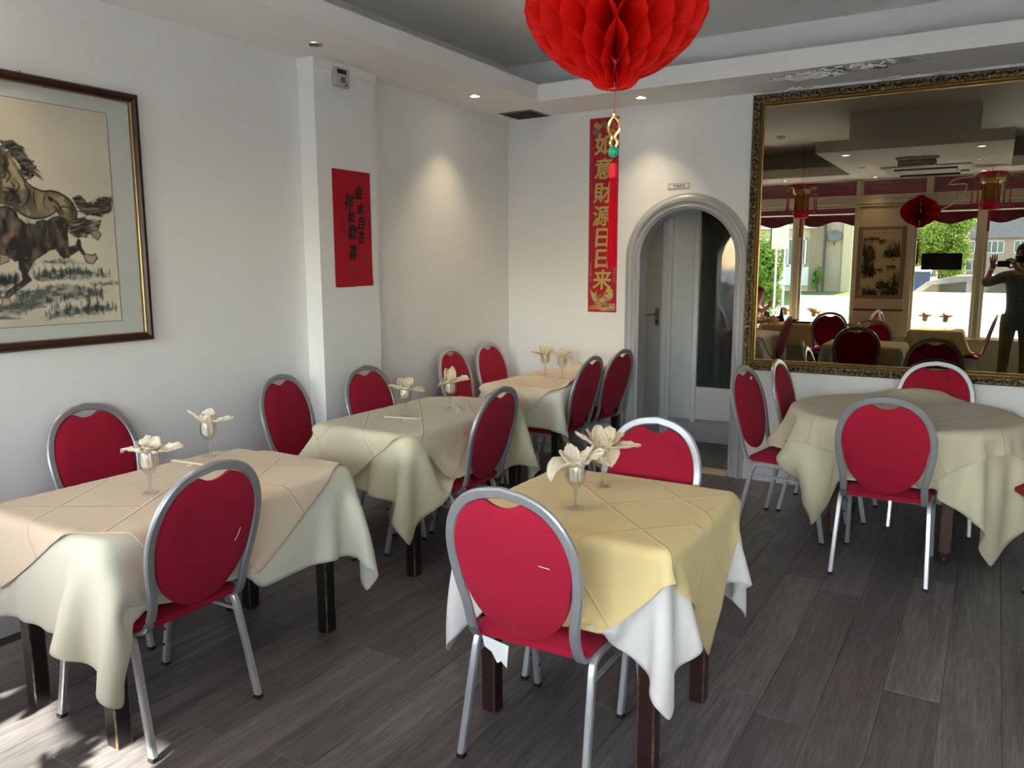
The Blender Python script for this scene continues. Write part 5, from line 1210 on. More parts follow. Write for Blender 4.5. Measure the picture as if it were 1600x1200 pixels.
for z, nm in ((.765, 'top_rod'), (-.71, 'bottom_roller')):
    MB().tube([(-.33, .016, z), (.33, .016, z)], .012, 10).build(nm, silk if z > 0 else M['darkwood'], t, True)
MB().tube([(-.12, .016, .775), (0, .008, .83), (.12, .016, .775)], .003, 5).build('hanging_cord', M['blackmetal'], t)

t = tag(MB().tube(smooth_path([(-.95, -.5, 2.33), (-.7, -.45, 2.31), (-.5, -.45, 2.45), (-.42, -.45, 2.62), (-.62, -.45, 2.63), (-.55, -.45, 2.70), (-.36, -.45, 2.72), (-.3, -.45, ZS)], 6), .006, 6).build('cable', M['white_plastic'], None, True), 'loose white cable looped below the ceiling beside the red lantern in the mirror', 'cable')

# things on the bag table
bag = MB()
def bagf(u, v):
    a = u * 2 * pi; k = v; r = (1 - .25 * k) * (.9 + .1 * sin(3 * a)); top = .05 + .03 * cos(a) ** 2 + (.055 if cos(a) > .8 else (.02 if cos(a) < -.7 else -.005)) * k
    return (.18 * r * cos(a), .085 * r * sin(a), .005 + (top) * k * 1.5)
bag.grid(bagf, 25, 6); o = bag.build('black_bag', M['black'], None, True); o.location = (-2.78, -.30, .755); mod(o, 'SOLIDIFY', thickness=.004); tag(o, 'soft black bag with pointed corners on the yellow cloth in the mirror', 'bag')
o = MB().lathe([(.02, 0), (.04, .002), (.045, .02), (.09, .035), (.10, .042), (.094, .043), (.04, .026), (.0, .024)], n=24).build('red_dish', mat('red_glaze', (.30, .03, .02), .25), None, True); o.location = (-2.50, -.30, .756); tag(o, 'shallow red dish beside the black bag in the mirror', 'dish')
t = thing('card_wallet', 'black folded wallet lying right of the red dish in the mirror', 'wallet', (-2.36, -.22, .756), R(8)); MB().bx(-.13, .13, -.05, .05, .001, .022, ch=.004).build('cover', M['black'], t); MB().bx(.08, .132, -.03, -.01, .022, .025).build('clasp', M['chrome'], t)

# ------------------------------------------------------------------ people (seen in the mirror)
def skin(name, J, E, m, parent, sub=2, root=None):
    me = bpy.data.meshes.new(name); keys = list(J); ix = {k: i for i, k in enumerate(keys)}
    me.from_pydata([J[k][0] for k in keys], [(ix[a], ix[b]) for a, b in E], []); me.update()
    o = bpy.data.objects.new(name, me); COL.objects.link(o)
    o.modifiers.new('skin', 'SKIN'); sv = me.skin_vertices[0].data
    for k in keys:
        r = J[k][1]; sv[ix[k]].radius = r if isinstance(r, tuple) else (r, r); sv[ix[k]].use_root = (k == (root or keys[0]))
    s = o.modifiers.new('sub', 'SUBSURF'); s.levels = sub; s.render_levels = sub
    bpy.context.view_layer.update()
    me2 = bpy.data.meshes.new_from_object(o.evaluated_get(bpy.context.evaluated_depsgraph_get()))
    bpy.data.objects.remove(o); me2.name = name; me2.materials.clear(); me2.materials.append(m)
    me2.polygons.foreach_set('use_smooth', [True] * len(me2.polygons))
    return link(name, me2, parent)
def V3(*a): return Vector(a)
SK_TAN = mat('tan_skin', (.30, .16, .10), .5, var=.06, scale=20); SK_FAIR = mat('fair_skin', (.62, .36, .26), .5, var=.06, scale=20)
HAIR_B = mat('black_hair', (.010, .008, .007), .75, var=.3, scale=60); HAIR_R = mat('auburn_hair', (.30, .13, .05), .45, var=.3, scale=60)
SHIRT = fabric('dark_slate_shirt', (.085, .10, .12), sheen=.2); TROUS = fabric('khaki_trousers', (.17, .135, .075), sheen=.2); SHOE = mat('dark_shoe', (.03, .022, .018), .4)

def hand(J, E, pre, wrist, wname, palm_dir, side_dir, curl_dir, s=1.0, curl=(.2, .3, .3, .35), thumb_in=.4):
    """palm grown from the wrist; palm_dir = towards fingertips, side_dir = towards the thumb, curl_dir = way the fingers bend"""
    p, q, c = Vector(palm_dir).normalized(), Vector(side_dir).normalized(), Vector(curl_dir).normalized()
    J[pre + 'pm'] = (tuple(wrist + p * .045 * s), (.034 * s, .014 * s)); E.append((wname, pre + 'pm'))
    for i, (o_, L) in enumerate(((.030, .075), (.010, .083), (-.010, .077), (-.029, .060))):
        k = wrist + p * .088 * s + q * o_ * s; J[pre + 'k%d' % i] = (tuple(k), .0105 * s); E.append((pre + 'pm', pre + 'k%d' % i))
        cc = curl[i]; d = (p * (1 - cc) + c * cc + q * o_ * 2.5).normalized(); a = k + d * L * .45 * s; d2 = (d * (1 - cc) + c * cc).normalized(); b = a + d2 * L * .32 * s; d3 = (d2 * (1 - cc) + c * cc).normalized(); e = b + d3 * L * .26 * s
        for nm, pt, r in (('a', a, .0092), ('b', b, .0085), ('e', e, .007)): J[pre + nm + str(i)] = (tuple(pt), r * s)
        E += [(pre + 'k%d' % i, pre + 'a%d' % i), (pre + 'a%d' % i, pre + 'b%d' % i), (pre + 'b%d' % i, pre + 'e%d' % i)]
    t0 = wrist + p * .030 * s + q * .034 * s; t1 = t0 + (q * .8 + p * .6 + c * thumb_in).normalized() * .036 * s; t2 = t1 + (q * .35 + p * .9 + c * thumb_in).normalized() * .030 * s
    J[pre + 't0'] = (tuple(t0), .014 * s); J[pre + 't1'] = (tuple(t1), .011 * s); J[pre + 't2'] = (tuple(t2), .009 * s); E += [(pre + 'pm', pre + 't0'), (pre + 't0', pre + 't1'), (pre + 't1', pre + 't2')]

def face_parts(root, hc, fwd, hair, hair_len=.0, s=1.0, mask=False, glasses=False):
    f = Vector(fwd); f.z = 0; f.normalize(); r = f.cross(Vector((0, 0, 1)))
    M3 = Matrix((r, f, Vector((0, 0, 1)))).transposed()
    T = lambda x, y, z: hc + M3 @ Vector((x * s, y * s, z * s))
    for sx in (-1, 1):
        e = MB().lathe([(.0005, -.010), (.008, -.006), (.010, 0), (.008, .006), (.0005, .010)], n=8); e.v = [tuple(T(sx * .031 + x, .088 + y * .6, .002 + z)) for x, y, z in e.v]
        e.build('eye', M['blackmetal'], root, True)
        e = MB().lathe([(.0005, -.030), (.010, -.024), (.012, 0), (.014, .02), (.0005, .032)], n=8); e.v = [tuple(T(sx * .079 + x * .5, -.005 + y * 1.4, -.005 + z)) for x, y, z in e.v]
        e.build('ear', root.children[0].data.materials[0] if root.children and root.children[0].type == 'MESH' else M['blackmetal'], root, True)
    def cap(u, v):
        a = u * 2 * pi; th = v * (1.80 if sin(a) < .2 else 1.22)       # the hairline is higher at the front
        rx, ry, rz = .084, .103, .118
        w_ = 1 + .03 * sin(9 * a + 4 * v)
        d = -hair_len * max(0, v - .75) * 4 * (1 if sin(a) < .2 else 0)
        return T(rx * sin(th) * cos(a) * w_, ry * sin(th) * sin(a) * w_ - .004, .018 + rz * cos(th) * w_ + d)
    o = MB().grid(lambda u, v: tuple(cap(u, v)), 25, 9).build('hair', hair, root, True, fix=False); mod(o, 'SOLIDIFY', thickness=.012, offset=1)
    if mask:
        def mk(u, v):
            a = pi * (.08 + .84 * u); z = -.022 - .085 * v; return T(.078 * cos(a), .020 + (.084 + .012 * sin(a) * sin(pi * v)) * sin(a) ** .6, z)
        o = MB().grid(lambda u, v: tuple(mk(u, v)), 13, 6).build('face_mask', M['black'], root, True, fix=False); mod(o, 'SOLIDIFY', thickness=.003)
    else:
        e = MB().lathe([(.0005, -.005), (.018, -.003), (.02, 0), (.018, .003), (.0005, .005)], n=10); e.v = [tuple(T(x, .088 + y * .3, -.055 + z)) for x, y, z in e.v]; e.build('mouth', mat('lips', (.45, .14, .12), .4), root, True)
        e = MB(); e.add([tuple(T(*p)) for p in ((0, .090, .012), (-.014, .090, -.028), (.014, .090, -.028), (0, .116, -.024))], [(0, 1, 3), (0, 3, 2), (1, 2, 3), (0, 2, 1)]); e.build('nose', bpy.data.materials['fair_skin'], root, True)
    if glasses:
        for sx in (-1, 1):
            P = [T(sx * .033 + .024 * cos(a), .102 - .012 * abs(cos(a)) * (sx * cos(a) > 0), .003 + .019 * sin(a)) for a in [2 * pi * k / 14 for k in range(14)]]
            MB().tube(P, .0022, 5, closed=True).build('spectacle_rim', M['blackmetal'], root)

# the photographer
pr = thing('person', 'person in dark shirt and khaki trousers holding up a phone, in the mirror', 'person', (0, 0, 0))
bx, by = .275, -.40
J = {}; E = []
J['pel'] = ((bx, by, .96), .095); J['wst'] = ((bx, by, 1.12), .10); J['chs'] = ((bx, by + .01, 1.30), .118); J['upc'] = ((bx, by, 1.44), .095); J['nk'] = ((bx, by + .02, 1.555), .056); J['hb'] = ((bx, by + .04, 1.635), (.066, .075)); J['hm'] = ((bx, by + .045, 1.715), (.074, .092)); J['ht'] = ((bx, by + .035, 1.79), (.066, .082))
E += [('pel', 'wst'), ('wst', 'chs'), ('chs', 'upc'), ('upc', 'nk'), ('nk', 'hb'), ('hb', 'hm'), ('hm', 'ht')]
for s, p in ((-1, 'l'), (1, 'r')):
    J[p + 'hip'] = ((bx + s * .095, by, .88), .10); J[p + 'kn'] = ((bx + s * .115, by + .015, .49), .062); J[p + 'an'] = ((bx + s * .125, by - .02, .10), .042); J[p + 'toe'] = ((bx + s * .14, by + .13, .035), (.042, .03))
    E += [('pel', p + 'hip'), (p + 'hip', p + 'kn'), (p + 'kn', p + 'an'), (p + 'an', p + 'toe')]
J['lsh'] = ((bx - .185, by, 1.43), .062); J['lel'] = ((bx - .40, by + .10, 1.335), .047); J['lwr'] = ((-.055, -.105, 1.535), .029)
J['rsh'] = ((bx + .185, by, 1.43), .062); J['rel'] = ((bx + .30, by + .12, 1.26), .047); J['rwr'] = ((.205, -.115, 1.545), .029)
E += [('upc', 'lsh'), ('lsh', 'lel'), ('lel', 'lwr'), ('upc', 'rsh'), ('rsh', 'rel'), ('rel', 'rwr')]
hand(J, E, 'L', Vector(J['lwr'][0]), 'lwr', (.05, .10, 1), (1, 0, .1), (0, 1, 0), 1.05, (.12, .05, .08, .12), .1)
hand(J, E, 'R', Vector(J['rwr'][0]), 'rwr', (-.45, .12, .75), (-.6, .1, -.6), (-1, .1, .1), 1.0, (.5, .55, .6, .6), .3)
skin('body', J, E, SK_TAN, pr, 2, 'pel')
def sub(keys, grow, extra=None):
    j = {k: (J[k][0], tuple(r + grow for r in (J[k][1] if isinstance(J[k][1], tuple) else (J[k][1],) * 2))) for k in keys}
    if extra: j.update(extra)
    return j
def lerp3(a, b, t): return tuple(Vector(a).lerp(Vector(b), t))
sj = sub(['lsh', 'lel', 'rsh', 'rel'], .014, {'hem': ((bx, by, .80), .158), 'pel': ((bx, by, .90), .156), 'wst': ((bx, by, 1.12), (.158, .12)), 'chs': ((bx, by + .01, 1.30), (.178, .128)), 'upc': ((bx, by, 1.44), (.148, .10)), 'col': ((bx, by + .012, 1.52), .064), 'lcf': (lerp3(J['lel'][0], J['lwr'][0], .38), .048), 'rcf': (lerp3(J['rel'][0], J['rwr'][0], .38), .048)})
skin('shirt', sj, [('hem', 'pel'), ('pel', 'wst'), ('wst', 'chs'), ('chs', 'upc'), ('upc', 'col'), ('upc', 'lsh'), ('lsh', 'lel'), ('lel', 'lcf'), ('upc', 'rsh'), ('rsh', 'rel'), ('rel', 'rcf')], SHIRT, pr, 2, 'pel')
tj = sub(['lhip', 'lkn', 'rhip', 'rkn'], .016, {'pel': ((bx, by, 1.04), .135), 'lcu': (lerp3(J['lkn'][0], J['lan'][0], 1.06), .064), 'rcu': (lerp3(J['rkn'][0], J['ran'][0], 1.06), .064)})
skin('trousers', tj, [('pel', 'lhip'), ('lhip', 'lkn'), ('lkn', 'lcu'), ('pel', 'rhip'), ('rhip', 'rkn'), ('rkn', 'rcu')], TROUS, pr, 2, 'pel')
for s, p in ((-1, 'l'), (1, 'r')):
    a, b = Vector(J[p + 'an'][0]), Vector(J[p + 'toe'][0])
    skin('shoe', {'h': ((a.x, a.y - .045, .045), (.042, .04)), 'm': ((a.x, a.y + .05, .045), (.045, .042)), 't': ((b.x, b.y + .01, .036), (.046, .032))}, [('h', 'm'), ('m', 't')], SHOE, pr, 2, 'm')
for k in range(5): MB().lathe([(.0005, 0), (.006, .001), (.006, .003), (.0005, .004)], n=8).build('shirt_button', M['white_plastic'], pr)
for k, o in enumerate([c for c in pr.children if c.name.startswith('shirt_button')]): o.rotation_euler = (R(-90), 0, 0); o.location = (bx, by + .135 - (.0 if k > 2 else .02), 1.42 - k * .09)
face_parts(pr, Vector((bx, by + .045, 1.715)), (-.25, 1, 0), HAIR_B, 0, 1.0, True, True)
MB().tube([tuple(Vector(J['lwr'][0]) + Vector((.036 * cos(a), .030 * sin(a), -.012))) for a in [2 * pi * k / 14 for k in range(14)]], .006, 6, closed=True).build('wristband', M['white_plastic'], pr)
ph = thing('mobile_phone', 'dark phone held sideways by the photographer in the mirror', 'phone', (.066, -.030, 1.592), R(31))
MB().bx(-.078, .078, -.005, .004, -.038, .038, ch=.003).build('body', M['black'], ph)
MB().bx(-.074, -.040, .004, .006, -.002, .034, ch=.001).build('camera_bump', M['downdark'], ph)
for x, z in ((-.066, .026), (-.049, .026), (-.058, .008)): q = MB().lathe([(.0005, 0), (.0065, .0), (.0065, .002), (.0005, .0022)], n=12); q.v = [(x + a, .0065 + c, z + b) for a, b, c in q.v]; q.build('lens', M['darkglass'], ph)

# two guests at the bag table, mostly hidden by the mirror's edge
def guest(label, x, y, fwd, hair, shirt, hlen, hand_to):
    g = thing('person', label, 'person', (0, 0, 0)); f = Vector(fwd).normalized(); r = f.cross(Vector((0, 0, 1)))
    P = lambda a, b, c: tuple(Vector((x, y, 0)) + r * a + f * b + Vector((0, 0, c)))
    J = {'pel': (P(0, 0, .56), (.15, .11)), 'wst': (P(0, -.01, .70), (.125, .10)), 'chs': (P(0, .02, .86), (.14, .10)), 'upc': (P(0, .04, .95), (.115, .08)), 'nk': (P(0, .07, 1.02), .046), 'hb': (P(0, .10, 1.075), (.058, .066)), 'hm': (P(0, .11, 1.145), (.068, .084)), 'ht': (P(0, .10, 1.21), (.06, .075))}
    E = [('pel', 'wst'), ('wst', 'chs'), ('chs', 'upc'), ('upc', 'nk'), ('nk', 'hb'), ('hb', 'hm'), ('hm', 'ht')]
    for s, p in ((-1, 'l'), (1, 'r')):
        J[p + 'hip'] = (P(s * .09, .03, .54), .085); J[p + 'kn'] = (P(s * .10, .40, .53), .06); J[p + 'an'] = (P(s * .10, .40, .09), .04); J[p + 'toe'] = (P(s * .10, .53, .035), (.04, .028))
        J[p + 'sh'] = (P(s * .16, .03, .93), .05)
        E += [('pel', p + 'hip'), (p + 'hip', p + 'kn'), (p + 'kn', p + 'an'), (p + 'an', p + 'toe'), ('upc', p + 'sh')]
    if hand_to: J['rel'] = (tuple(Vector(J['rsh'][0]).lerp(Vector(hand_to), .5) + Vector((0, 0, -.05))), .038); J['rwr'] = (hand_to, .025)
    else: J['rel'] = (P(.2, .12, .79), .04); J['rwr'] = (P(.12, .32, .80), .026)
    J['lel'] = (P(-.2, .12, .79), .04); J['lwr'] = (P(-.12, .32, .80), .026)
    E += [('rsh', 'rel'), ('rel', 'rwr'), ('lsh', 'lel'), ('lel', 'lwr')]
    d = (Vector(J['rwr'][0]) - Vector(J['rel'][0])).normalized()
    hand(J, E, 'R', Vector(J['rwr'][0]), 'rwr', d, (0, 0, 1), (0, 0, -1) if not hand_to else (0, -.3, 1), .92, (.3, .35, .4, .45)); hand(J, E, 'L', Vector(J['lwr'][0]), 'lwr', f, (0, 0, 1), (0, 0, -1), .92, (.2,) * 4)
    skin('body', J, E, SK_FAIR, g, 2, 'pel')
    sub2 = {k: (J[k][0], tuple(q + .012 for q in (J[k][1] if isinstance(J[k][1], tuple) else (J[k][1],) * 2))) for k in ('pel', 'wst', 'chs', 'upc', 'lsh', 'rsh')}
    sub2['rs'] = (tuple(Vector(J['rsh'][0]).lerp(Vector(J['rel'][0]), .5)), .058); sub2['ls'] = (tuple(Vector(J['lsh'][0]).lerp(Vector(J['lel'][0]), .5)), .058)
    skin('top', sub2, [('pel', 'wst'), ('wst', 'chs'), ('chs', 'upc'), ('upc', 'lsh'), ('upc', 'rsh'), ('rsh', 'rs'), ('lsh', 'ls')], shirt, g, 2, 'pel')
    s3 = {k: (J[k][0], tuple(q + .012 for q in (J[k][1] if isinstance(J[k][1], tuple) else (J[k][1],) * 2))) for k in ('pel', 'lhip', 'lkn', 'lan', 'rhip', 'rkn', 'ran')}
    skin('trousers', s3, [('pel', 'lhip'), ('lhip', 'lkn'), ('lkn', 'lan'), ('pel', 'rhip'), ('rhip', 'rkn'), ('rkn', 'ran')], fabric('dark_trousers', (.03, .03, .04)), g, 2, 'pel')
    face_parts(g, Vector(J['hm'][0]), fwd, hair, hlen)
guest('person with reddish hair reaching over the table, in the mirror', -3.12, -.36, (1, .12, 0), HAIR_R, fabric('white_top', (.7, .68, .64)), .05, (-2.80, -.05, .99))
guest('person with dark hair seated nearer the mirror, mostly cut off by its frame', -3.09, .24, (.8, -.55, 0), HAIR_B, fabric('grey_top', (.10, .10, .11)), .04, None)

# ------------------------------------------------------------------ the street outside
t = thing('awning', 'dark red awning with a scalloped edge outside the shop window in the mirror', 'awning', (0, 0, 0))
RED = fabric('awning_canvas', (.040, .0025, .005), sheen=.0, transl=.01)
MB().add([(-3.9, -1.02, 3.02), (2.3, -1.02, 3.02), (2.3, -2.3, 2.40), (-3.9, -2.3, 2.40), (-3.9, -1.02, 3.035), (2.3, -1.02, 3.035), (2.3, -2.3, 2.415), (-3.9, -2.3, 2.415)], [(3, 2, 1, 0), (4, 5, 6, 7), (0, 1, 5, 4), (2, 3, 7, 6), (1, 2, 6, 5), (3, 0, 4, 7)]).build('canopy', RED, t)
vl = MB(); n_ = 186
for i in range(n_ + 1):
    x = -3.9 + 6.2 * i / n_; zb = 2.235 - .038 * cos(2 * pi * x / .66); vl.v += [(x, -2.3, 2.40), (x, -2.3, zb), (x, -2.306, zb), (x, -2.306, 2.40)]
for i in range(n_): b = i * 4; vl.f += [(b, b + 4, b + 5, b + 1), (b + 1, b + 5, b + 6, b + 2), (b + 2, b + 6, b + 7, b + 3)]
vl.build('valance', RED, t)
MB().tube([(-3.9, -2.285, 2.395), (2.3, -2.285, 2.395)], .012, 6).build('front_bar', M['white_plastic'], t)
for x in (-3.6, 1.95): MB().tube([(x, -1.0, 2.5), (x, -2.28, 2.39)], .014, 6).build('support_arm', M['white_plastic'], t)

GRY = mat('pavement', (.62, .60, .57), .85, var=.1, scale=1.5, bump=.1); TAR = mat('asphalt', (.30, .30, .30), .85, var=.12, scale=3, bump=.2)
struct('pavement', MB().bx(-30, 20, -3.1, -1.0, -.35, -.14), GRY)
rd = MB(); rd.add([(-60, -3.1, -.24), (60, -3.1, -.24), (60, -16, .02), (-60, -16, .02), (-60, -22, .34), (60, -22, .34), (60, -140, .60), (-60, -140, .60)], [(0, 1, 2, 3), (3, 2, 5, 4), (4, 5, 6, 7)]); struct('road', rd, TAR)
GRS = mat('lawn_grass', (.10, .20, .035), .9, var=.4, scale=6, bump=.5, bscale=120)
o = struct('lawn', MB().add([(-9, -18, .14), (-3.5, -18, .14), (-3.5, -23.9, .44), (-9, -23.9, .44), (-9, -18, -.1), (-3.5, -18, -.1), (-3.5, -23.9, -.1), (-9, -23.9, -.1)], [(0, 1, 2, 3), (0, 4, 5, 1), (1, 5, 6, 2), (2, 6, 7, 3), (3, 7, 4, 0)]), GRS)

def brickmat(name, a, b, mortar, sx=4.4):
    k = NT(name); p = k.n('BsdfPrincipled'); p.inputs['Roughness'].default_value = .85; tc = k.n('TexCoord'); mp = k.n('Mapping'); mp.inputs['Rotation'].default_value = (R(90), 0, 0)
    k.l(tc.outputs['Object'], mp.inputs[0]); br = k.n('TexBrick'); br.inputs['Scale'].default_value = sx; br.inputs['Color1'].default_value = c4(a); br.inputs['Color2'].default_value = c4(b); br.inputs['Mortar'].default_value = c4(mortar)
    k.l(mp.outputs[0], br.inputs['Vector']); k.l(br.outputs['Color'], p.inputs['Base Color']); k.l(p.outputs[0], k.out.inputs[0]); return k.m
BRK = brickmat('yellow_grey_brick', (.24, .175, .11), (.30, .22, .14), (.34, .30, .25)); BRK2 = brickmat('red_brown_brick', (.34, .20, .15), (.42, .27, .20), (.45, .42, .38))
PEB = mat('pebble_dash', (.46, .37, .27), .9, var=.25, scale=25, bump=.4); CRM = mat('cream_render', (.60, .50, .33), .8); WHT = mat('white_upvc', (.78, .80, .82), .4); CUR = mat('window_dark', (.10, .13, .13), .15, var=.5, scale=6)
TIL = brickmat('grey_roof_tiles', (.20, .18, .17), (.27, .24, .22), (.11, .10, .10), 3.0)
def far_window(parent, x0, x1, z0, z1, y, nl):
    mb = MB(); mb.bx(x0, x1, y - .02, y + .06, z0, z0 + .07).bx(x0, x1, y - .02, y + .06, z1 - .07, z1)
    for k in range(nl + 1): xx = x0 + (x1 - x0 - .06) * k / nl; mb.bx(xx, xx + .06, y - .02, y + .06, z0, z1)
    w = mb.build('window', WHT, parent); MB().bx(x0 + .03, x1 - .03, y - .01, y + .02, z0 + .03, z1 - .03).build('pane', CUR, w); return w
h = thing('near_house', 'house with cream band, white panels and a satellite dish across the road in the mirror', 'house', (0, 0, 0))
MB().bx(-16, -6.86, -30, -24.1, .2, 3.2).build('wall', CRM, h)
MB().bx(-16, -6.86, -24.1, -24.0, .68, 1.47).build('white_panel', WHT, h)
MB().bx(-16, -6.60, -24.12, -23.85, 3.08, 3.30).build('fascia', WHT, h)
MB().bx(-6.86, -6.27, -30, -23.95, .2, 3.3).build('brick_pier', BRK, h)
MB().bx(-6.27, -5.58, -30, -24.3, .2, 5.6).build('pebble_wall', PEB, h)
MB().bx(-5.58, -5.22, -30, -24.15, .2, 5.6).build('end_wall', CRM, h)
for a, b, nl in ((-9.2, -7.0, 3), (-12.4, -10.2, 3)): far_window(h, a, b, 1.50, 2.68, -24.02, nl)
MB().add([(-16.3, -23.5, 3.3), (-6.3, -23.5, 3.3), (-6.3, -27, 5.6), (-16.3, -27, 5.6), (-16.3, -30.5, 3.3), (-6.3, -30.5, 3.3)], [(0, 1, 2, 3), (3, 2, 5, 4), (0, 3, 4), (1, 5, 2)]).build('roof', TIL, h)
MB().tube([(-6.26, -23.93, .3), (-6.26, -23.93, 3.3)], .04, 8).build('drainpipe', M['downdark'], h)
ds = MB().lathe([(.0, .0), (.12, .012), (.22, .035), (.29, .065), (.285, .07), (.2, .045), (.0, .012)], n=20); ds.v = [(x, z, y * .8) for x, y, z in ds.v]
dh = ds.build('satellite_dish', mat('grey_dish', (.16, .17, .19), .5), h, True); dh.location = (-5.93, -24.2, 2.76)
MB().tube([(0, .04, -.2), (0, .0, -.36), (0, -.15, -.38)], .02, 6).build('dish_bracket', M['downdark'], dh)
h = thing('far_house', 'brick house with grey tiled roof and white windows far across the street in the mirror', 'house', (0, 0, 0))
MB().bx(-3.2, 16, -84, -75, .3, 3.95).build('wall', BRK2, h)
MB().add([(-3.5, -74.6, 3.9), (16.3, -74.6, 3.9), (16.3, -79.5, 7.4), (-3.5, -79.5, 7.4), (-3.5, -84.4, 3.9), (16.3, -84.4, 3.9)], [(0, 1, 2, 3), (3, 2, 5, 4), (0, 3, 4), (1, 5, 2)]).build('roof', TIL, h)
for x in (-2.95, -1.10, 1.15, 3.3, 5.6, 8.2): far_window(h, x, x + 1.5, 2.52, 3.66, -74.98, 3)
for x in (-2.6, 1.4, 6.): far_window(h, x, x + 1.6, .9, 2.0, -74.98, 3)
MB().bx(3.6, 4.5, -80, -79, 7.2, 8.6).build('chimney', BRK2, h)

def leafy(name, label, c, r, n, ls, cols, seed, trunk=None, squash=(1, 1, 1)):
    t = thing(name, label, 'tree' if trunk else 'bush', (c[0], c[1], 0)); rb = random.Random(seed)
    m = NT(name + '_leaf'); p = m.n('BsdfPrincipled'); p.inputs['Roughness'].default_value = .6; g = m.n('NewGeometry'); cr = m.n('ValToRGB'); cr.color_ramp.elements[0].color = c4(cols[0]); cr.color_ramp.elements[1].color = c4(cols[1])
    tr = m.n('BsdfTranslucent'); ms = m.n('MixShader'); ms.inputs[0].default_value = .35
    m.l(g.outputs['Random Per Island'], cr.inputs[0]); m.l(cr.outputs[0], p.inputs['Base Color']); m.l(cr.outputs[0], tr.inputs[0]); m.l(p.outputs[0], ms.inputs[1]); m.l(tr.outputs[0], ms.inputs[2]); m.l(ms.outputs[0], m.out.inputs[0])
    mb = MB(); bl = [(rb.uniform(-.6, .6) * r, rb.uniform(-.6, .6) * r, rb.uniform(-.7, .75) * r, rb.uniform(.35, .55) * r) for _ in range(16)]
    for k in range(n):
        bx_, by_, bz_, br_ = rb.choice(bl); d = Vector((rb.gauss(0, 1), rb.gauss(0, 1), rb.gauss(0, 1))).normalized() * br_ * rb.uniform(.6, 1.05)
        q = Vector(((bx_ + d.x) * squash[0], (by_ + d.y) * squash[1], (bz_ + d.z) * squash[2] + c[2])); nrm = (d.normalized() + Vector((rb.gauss(0, .5), rb.gauss(0, .5), rb.gauss(0, .5) + .4))).normalized()
        a = nrm.cross(Vector((rb.random(), rb.random(), rb.random()))).normalized(); b = nrm.cross(a); s_ = ls * rb.uniform(.6, 1.2)
        i = len(mb.v); mb.v += [tuple(q + a * s_), tuple(q + b * s_ * .5), tuple(q - a * s_), tuple(q - b * s_ * .5)]; mb.f.append((i, i + 1, i + 2, i + 3))
    o = mb.build('foliage', m.m, t, fix=False); o['kind'] = 'stuff'
    MB().tube([(0, 0, -.05), (.03, 0, c[2] * .5), (0, .02, c[2])], trunk or .05, 8, scl=[1.2, 1, .5]).build('trunk', mat('bark', (.10, .07, .05), .9), t)
leafy('hedge_bush', 'bright green bush standing outside the left window in the mirror', (-5.9, -12.3, 1.25), .80, 4200, .075, ((.07, .18, .02), (.34, .50, .06)), 3, squash=(.75, .75, 1.35))
leafy('shrub', 'small green shrub in front of the house with the satellite dish in the mirror', (-6.4, -23.4, .95), .36, 700, .06, ((.06, .16, .02), (.26, .42, .06)), 4, squash=(.7, .7, 1.3))
leafy('street_tree', 'yellow-green tree behind the parked car in the mirror', (-2.75, -40, 2.75), 1.75, 7000, .13, ((.12, .24, .03), (.42, .52, .08)), 5, .14)
leafy('dark_tree', 'darker green tree behind the yellow-green one in the mirror', (-4.4, -44, 2.9), 1.9, 3500, .16, ((.05, .14, .05), (.18, .32, .12)), 6, .15)

t = thing('street_sign', 'pale box sign on two white posts on the pavement in the mirror', 'sign', (-4.03, -6.0, 0))
MB().bx(-.17, .17, -.05, .05, 1.91, 2.42, ch=.008).build('sign_box', mat('off_white_sign', (.74, .72, .60), .5), t)
MB().bx(-.19, -.165, -.055, .055, 1.90, 2.43).build('side_trim', M['downdark'], t)
for x in (-.06, .12): MB().tube([(x, 0, -.2), (x, 0, 1.93)], .022, 10).build('post', M['white_plastic'], t)

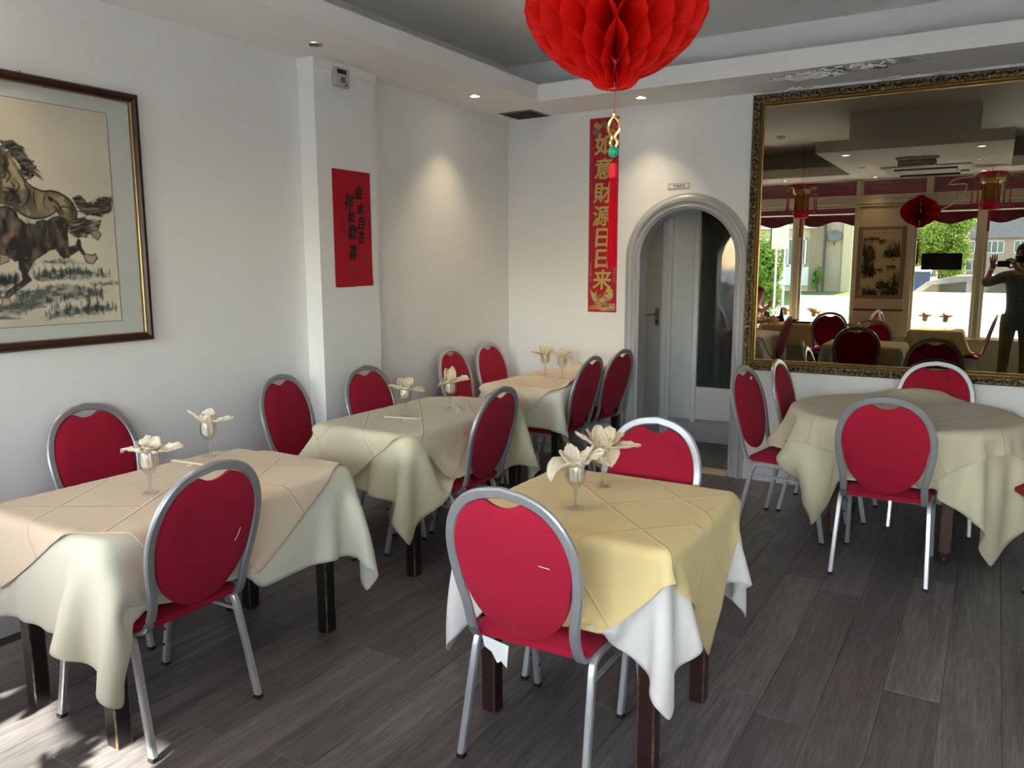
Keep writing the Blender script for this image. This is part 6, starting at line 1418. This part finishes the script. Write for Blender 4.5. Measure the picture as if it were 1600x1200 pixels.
def car(label, x0, L_, y, z0, H_, paint, name='parked_car', w=1.75, flip=1):
    """side profile extruded across; bonnet at the -x end"""
    t = thing(name, label, 'car', (x0, y, z0)); S = lambda p: (p[0] * L_, p[1] * H_)
    low = [S(p) for p in ((0, .28), (.02, .44), (.10, .54), (.28, .62), (.95, .66), (.99, .55), (1, .30), (.96, .20), (.04, .20))]
    up = [S(p) for p in ((.26, .61), (.40, .93), (.50, .99), (.72, 1.0), (.86, .93), (.96, .65))]
    Mx = Matrix(((1, 0, 0, 0), (0, 0, 1, 0), (0, 1, 0, 0), (0, 0, 0, 1)))
    MB().prism(low, -w / 2, w / 2, Mx).build('body', paint, t)
    MB().prism(up, -w / 2 + .10, w / 2 - .10, Mx).build('cabin', paint, t)
    for sy in (-1, 1):
        for P in (((.31, .65), (.42, .90), (.54, .93), (.54, .66)), ((.56, .66), (.56, .93), (.72, .94), (.82, .88), (.90, .68))):
            q = [S(p) for p in P]; MB().prism(q, sy * (w / 2 - .10) - .006, sy * (w / 2 - .10) + .006, Mx).build('side_window', M['darkglass'], t)
        for xx in (.18, .80):
            wl = MB().lathe([(.0, -.09), (.30, -.09), (.32, -.06), (.32, .06), (.30, .09), (.0, .09)], n=20); wl.v = [(xx * L_ + a, sy * (w / 2 - .08) + c, .32 + b) for a, b, c in wl.v]; wl.build('wheel', M['blackmetal'], t)
        MB().box((.33 * L_, sy * (w / 2 + .06), .66 * H_), (.16, .14, .10), ch=.02).build('wing_mirror', paint, t)
        MB().box((.02 * L_ + .04, sy * (w / 2 - .28), .46 * H_), (.10, .30, .12), ch=.02).build('headlamp', M['chrome'], t)
    MB().add([(*S((.27, .625))[:1], -w / 2 + .14, S((.27, .625))[1]), (S((.27, .625))[0], w / 2 - .14, S((.27, .625))[1]), (S((.40, .925))[0], w / 2 - .18, S((.40, .925))[1]), (S((.40, .925))[0], -w / 2 + .18, S((.40, .925))[1]),
              (S((.27, .625))[0] - .012, -w / 2 + .14, S((.27, .625))[1]), (S((.27, .625))[0] - .012, w / 2 - .14, S((.27, .625))[1]), (S((.40, .925))[0] - .012, w / 2 - .18, S((.40, .925))[1]), (S((.40, .925))[0] - .012, -w / 2 + .18, S((.40, .925))[1])],
             [(3, 2, 1, 0), (4, 5, 6, 7), (0, 1, 5, 4), (1, 2, 6, 5), (2, 3, 7, 6), (3, 0, 4, 7)]).build('windscreen', M['darkglass'], t)
    return t
car('silver-blue car parked right outside the shop window in the mirror', -2.75, 4.3, -4.6, -.23, 1.63, mat('silver_blue_paint', (.36, .40, .46), .25, .5, coat=.8))
_c = car('dark blue car farther off behind the silver one in the mirror', -2.2, 4.3, -9.2, -.16, 1.68, mat('dark_blue_paint', (.05, .08, .15), .25, .3, coat=.8))
_c.rotation_euler = (0, 0, R(-90))
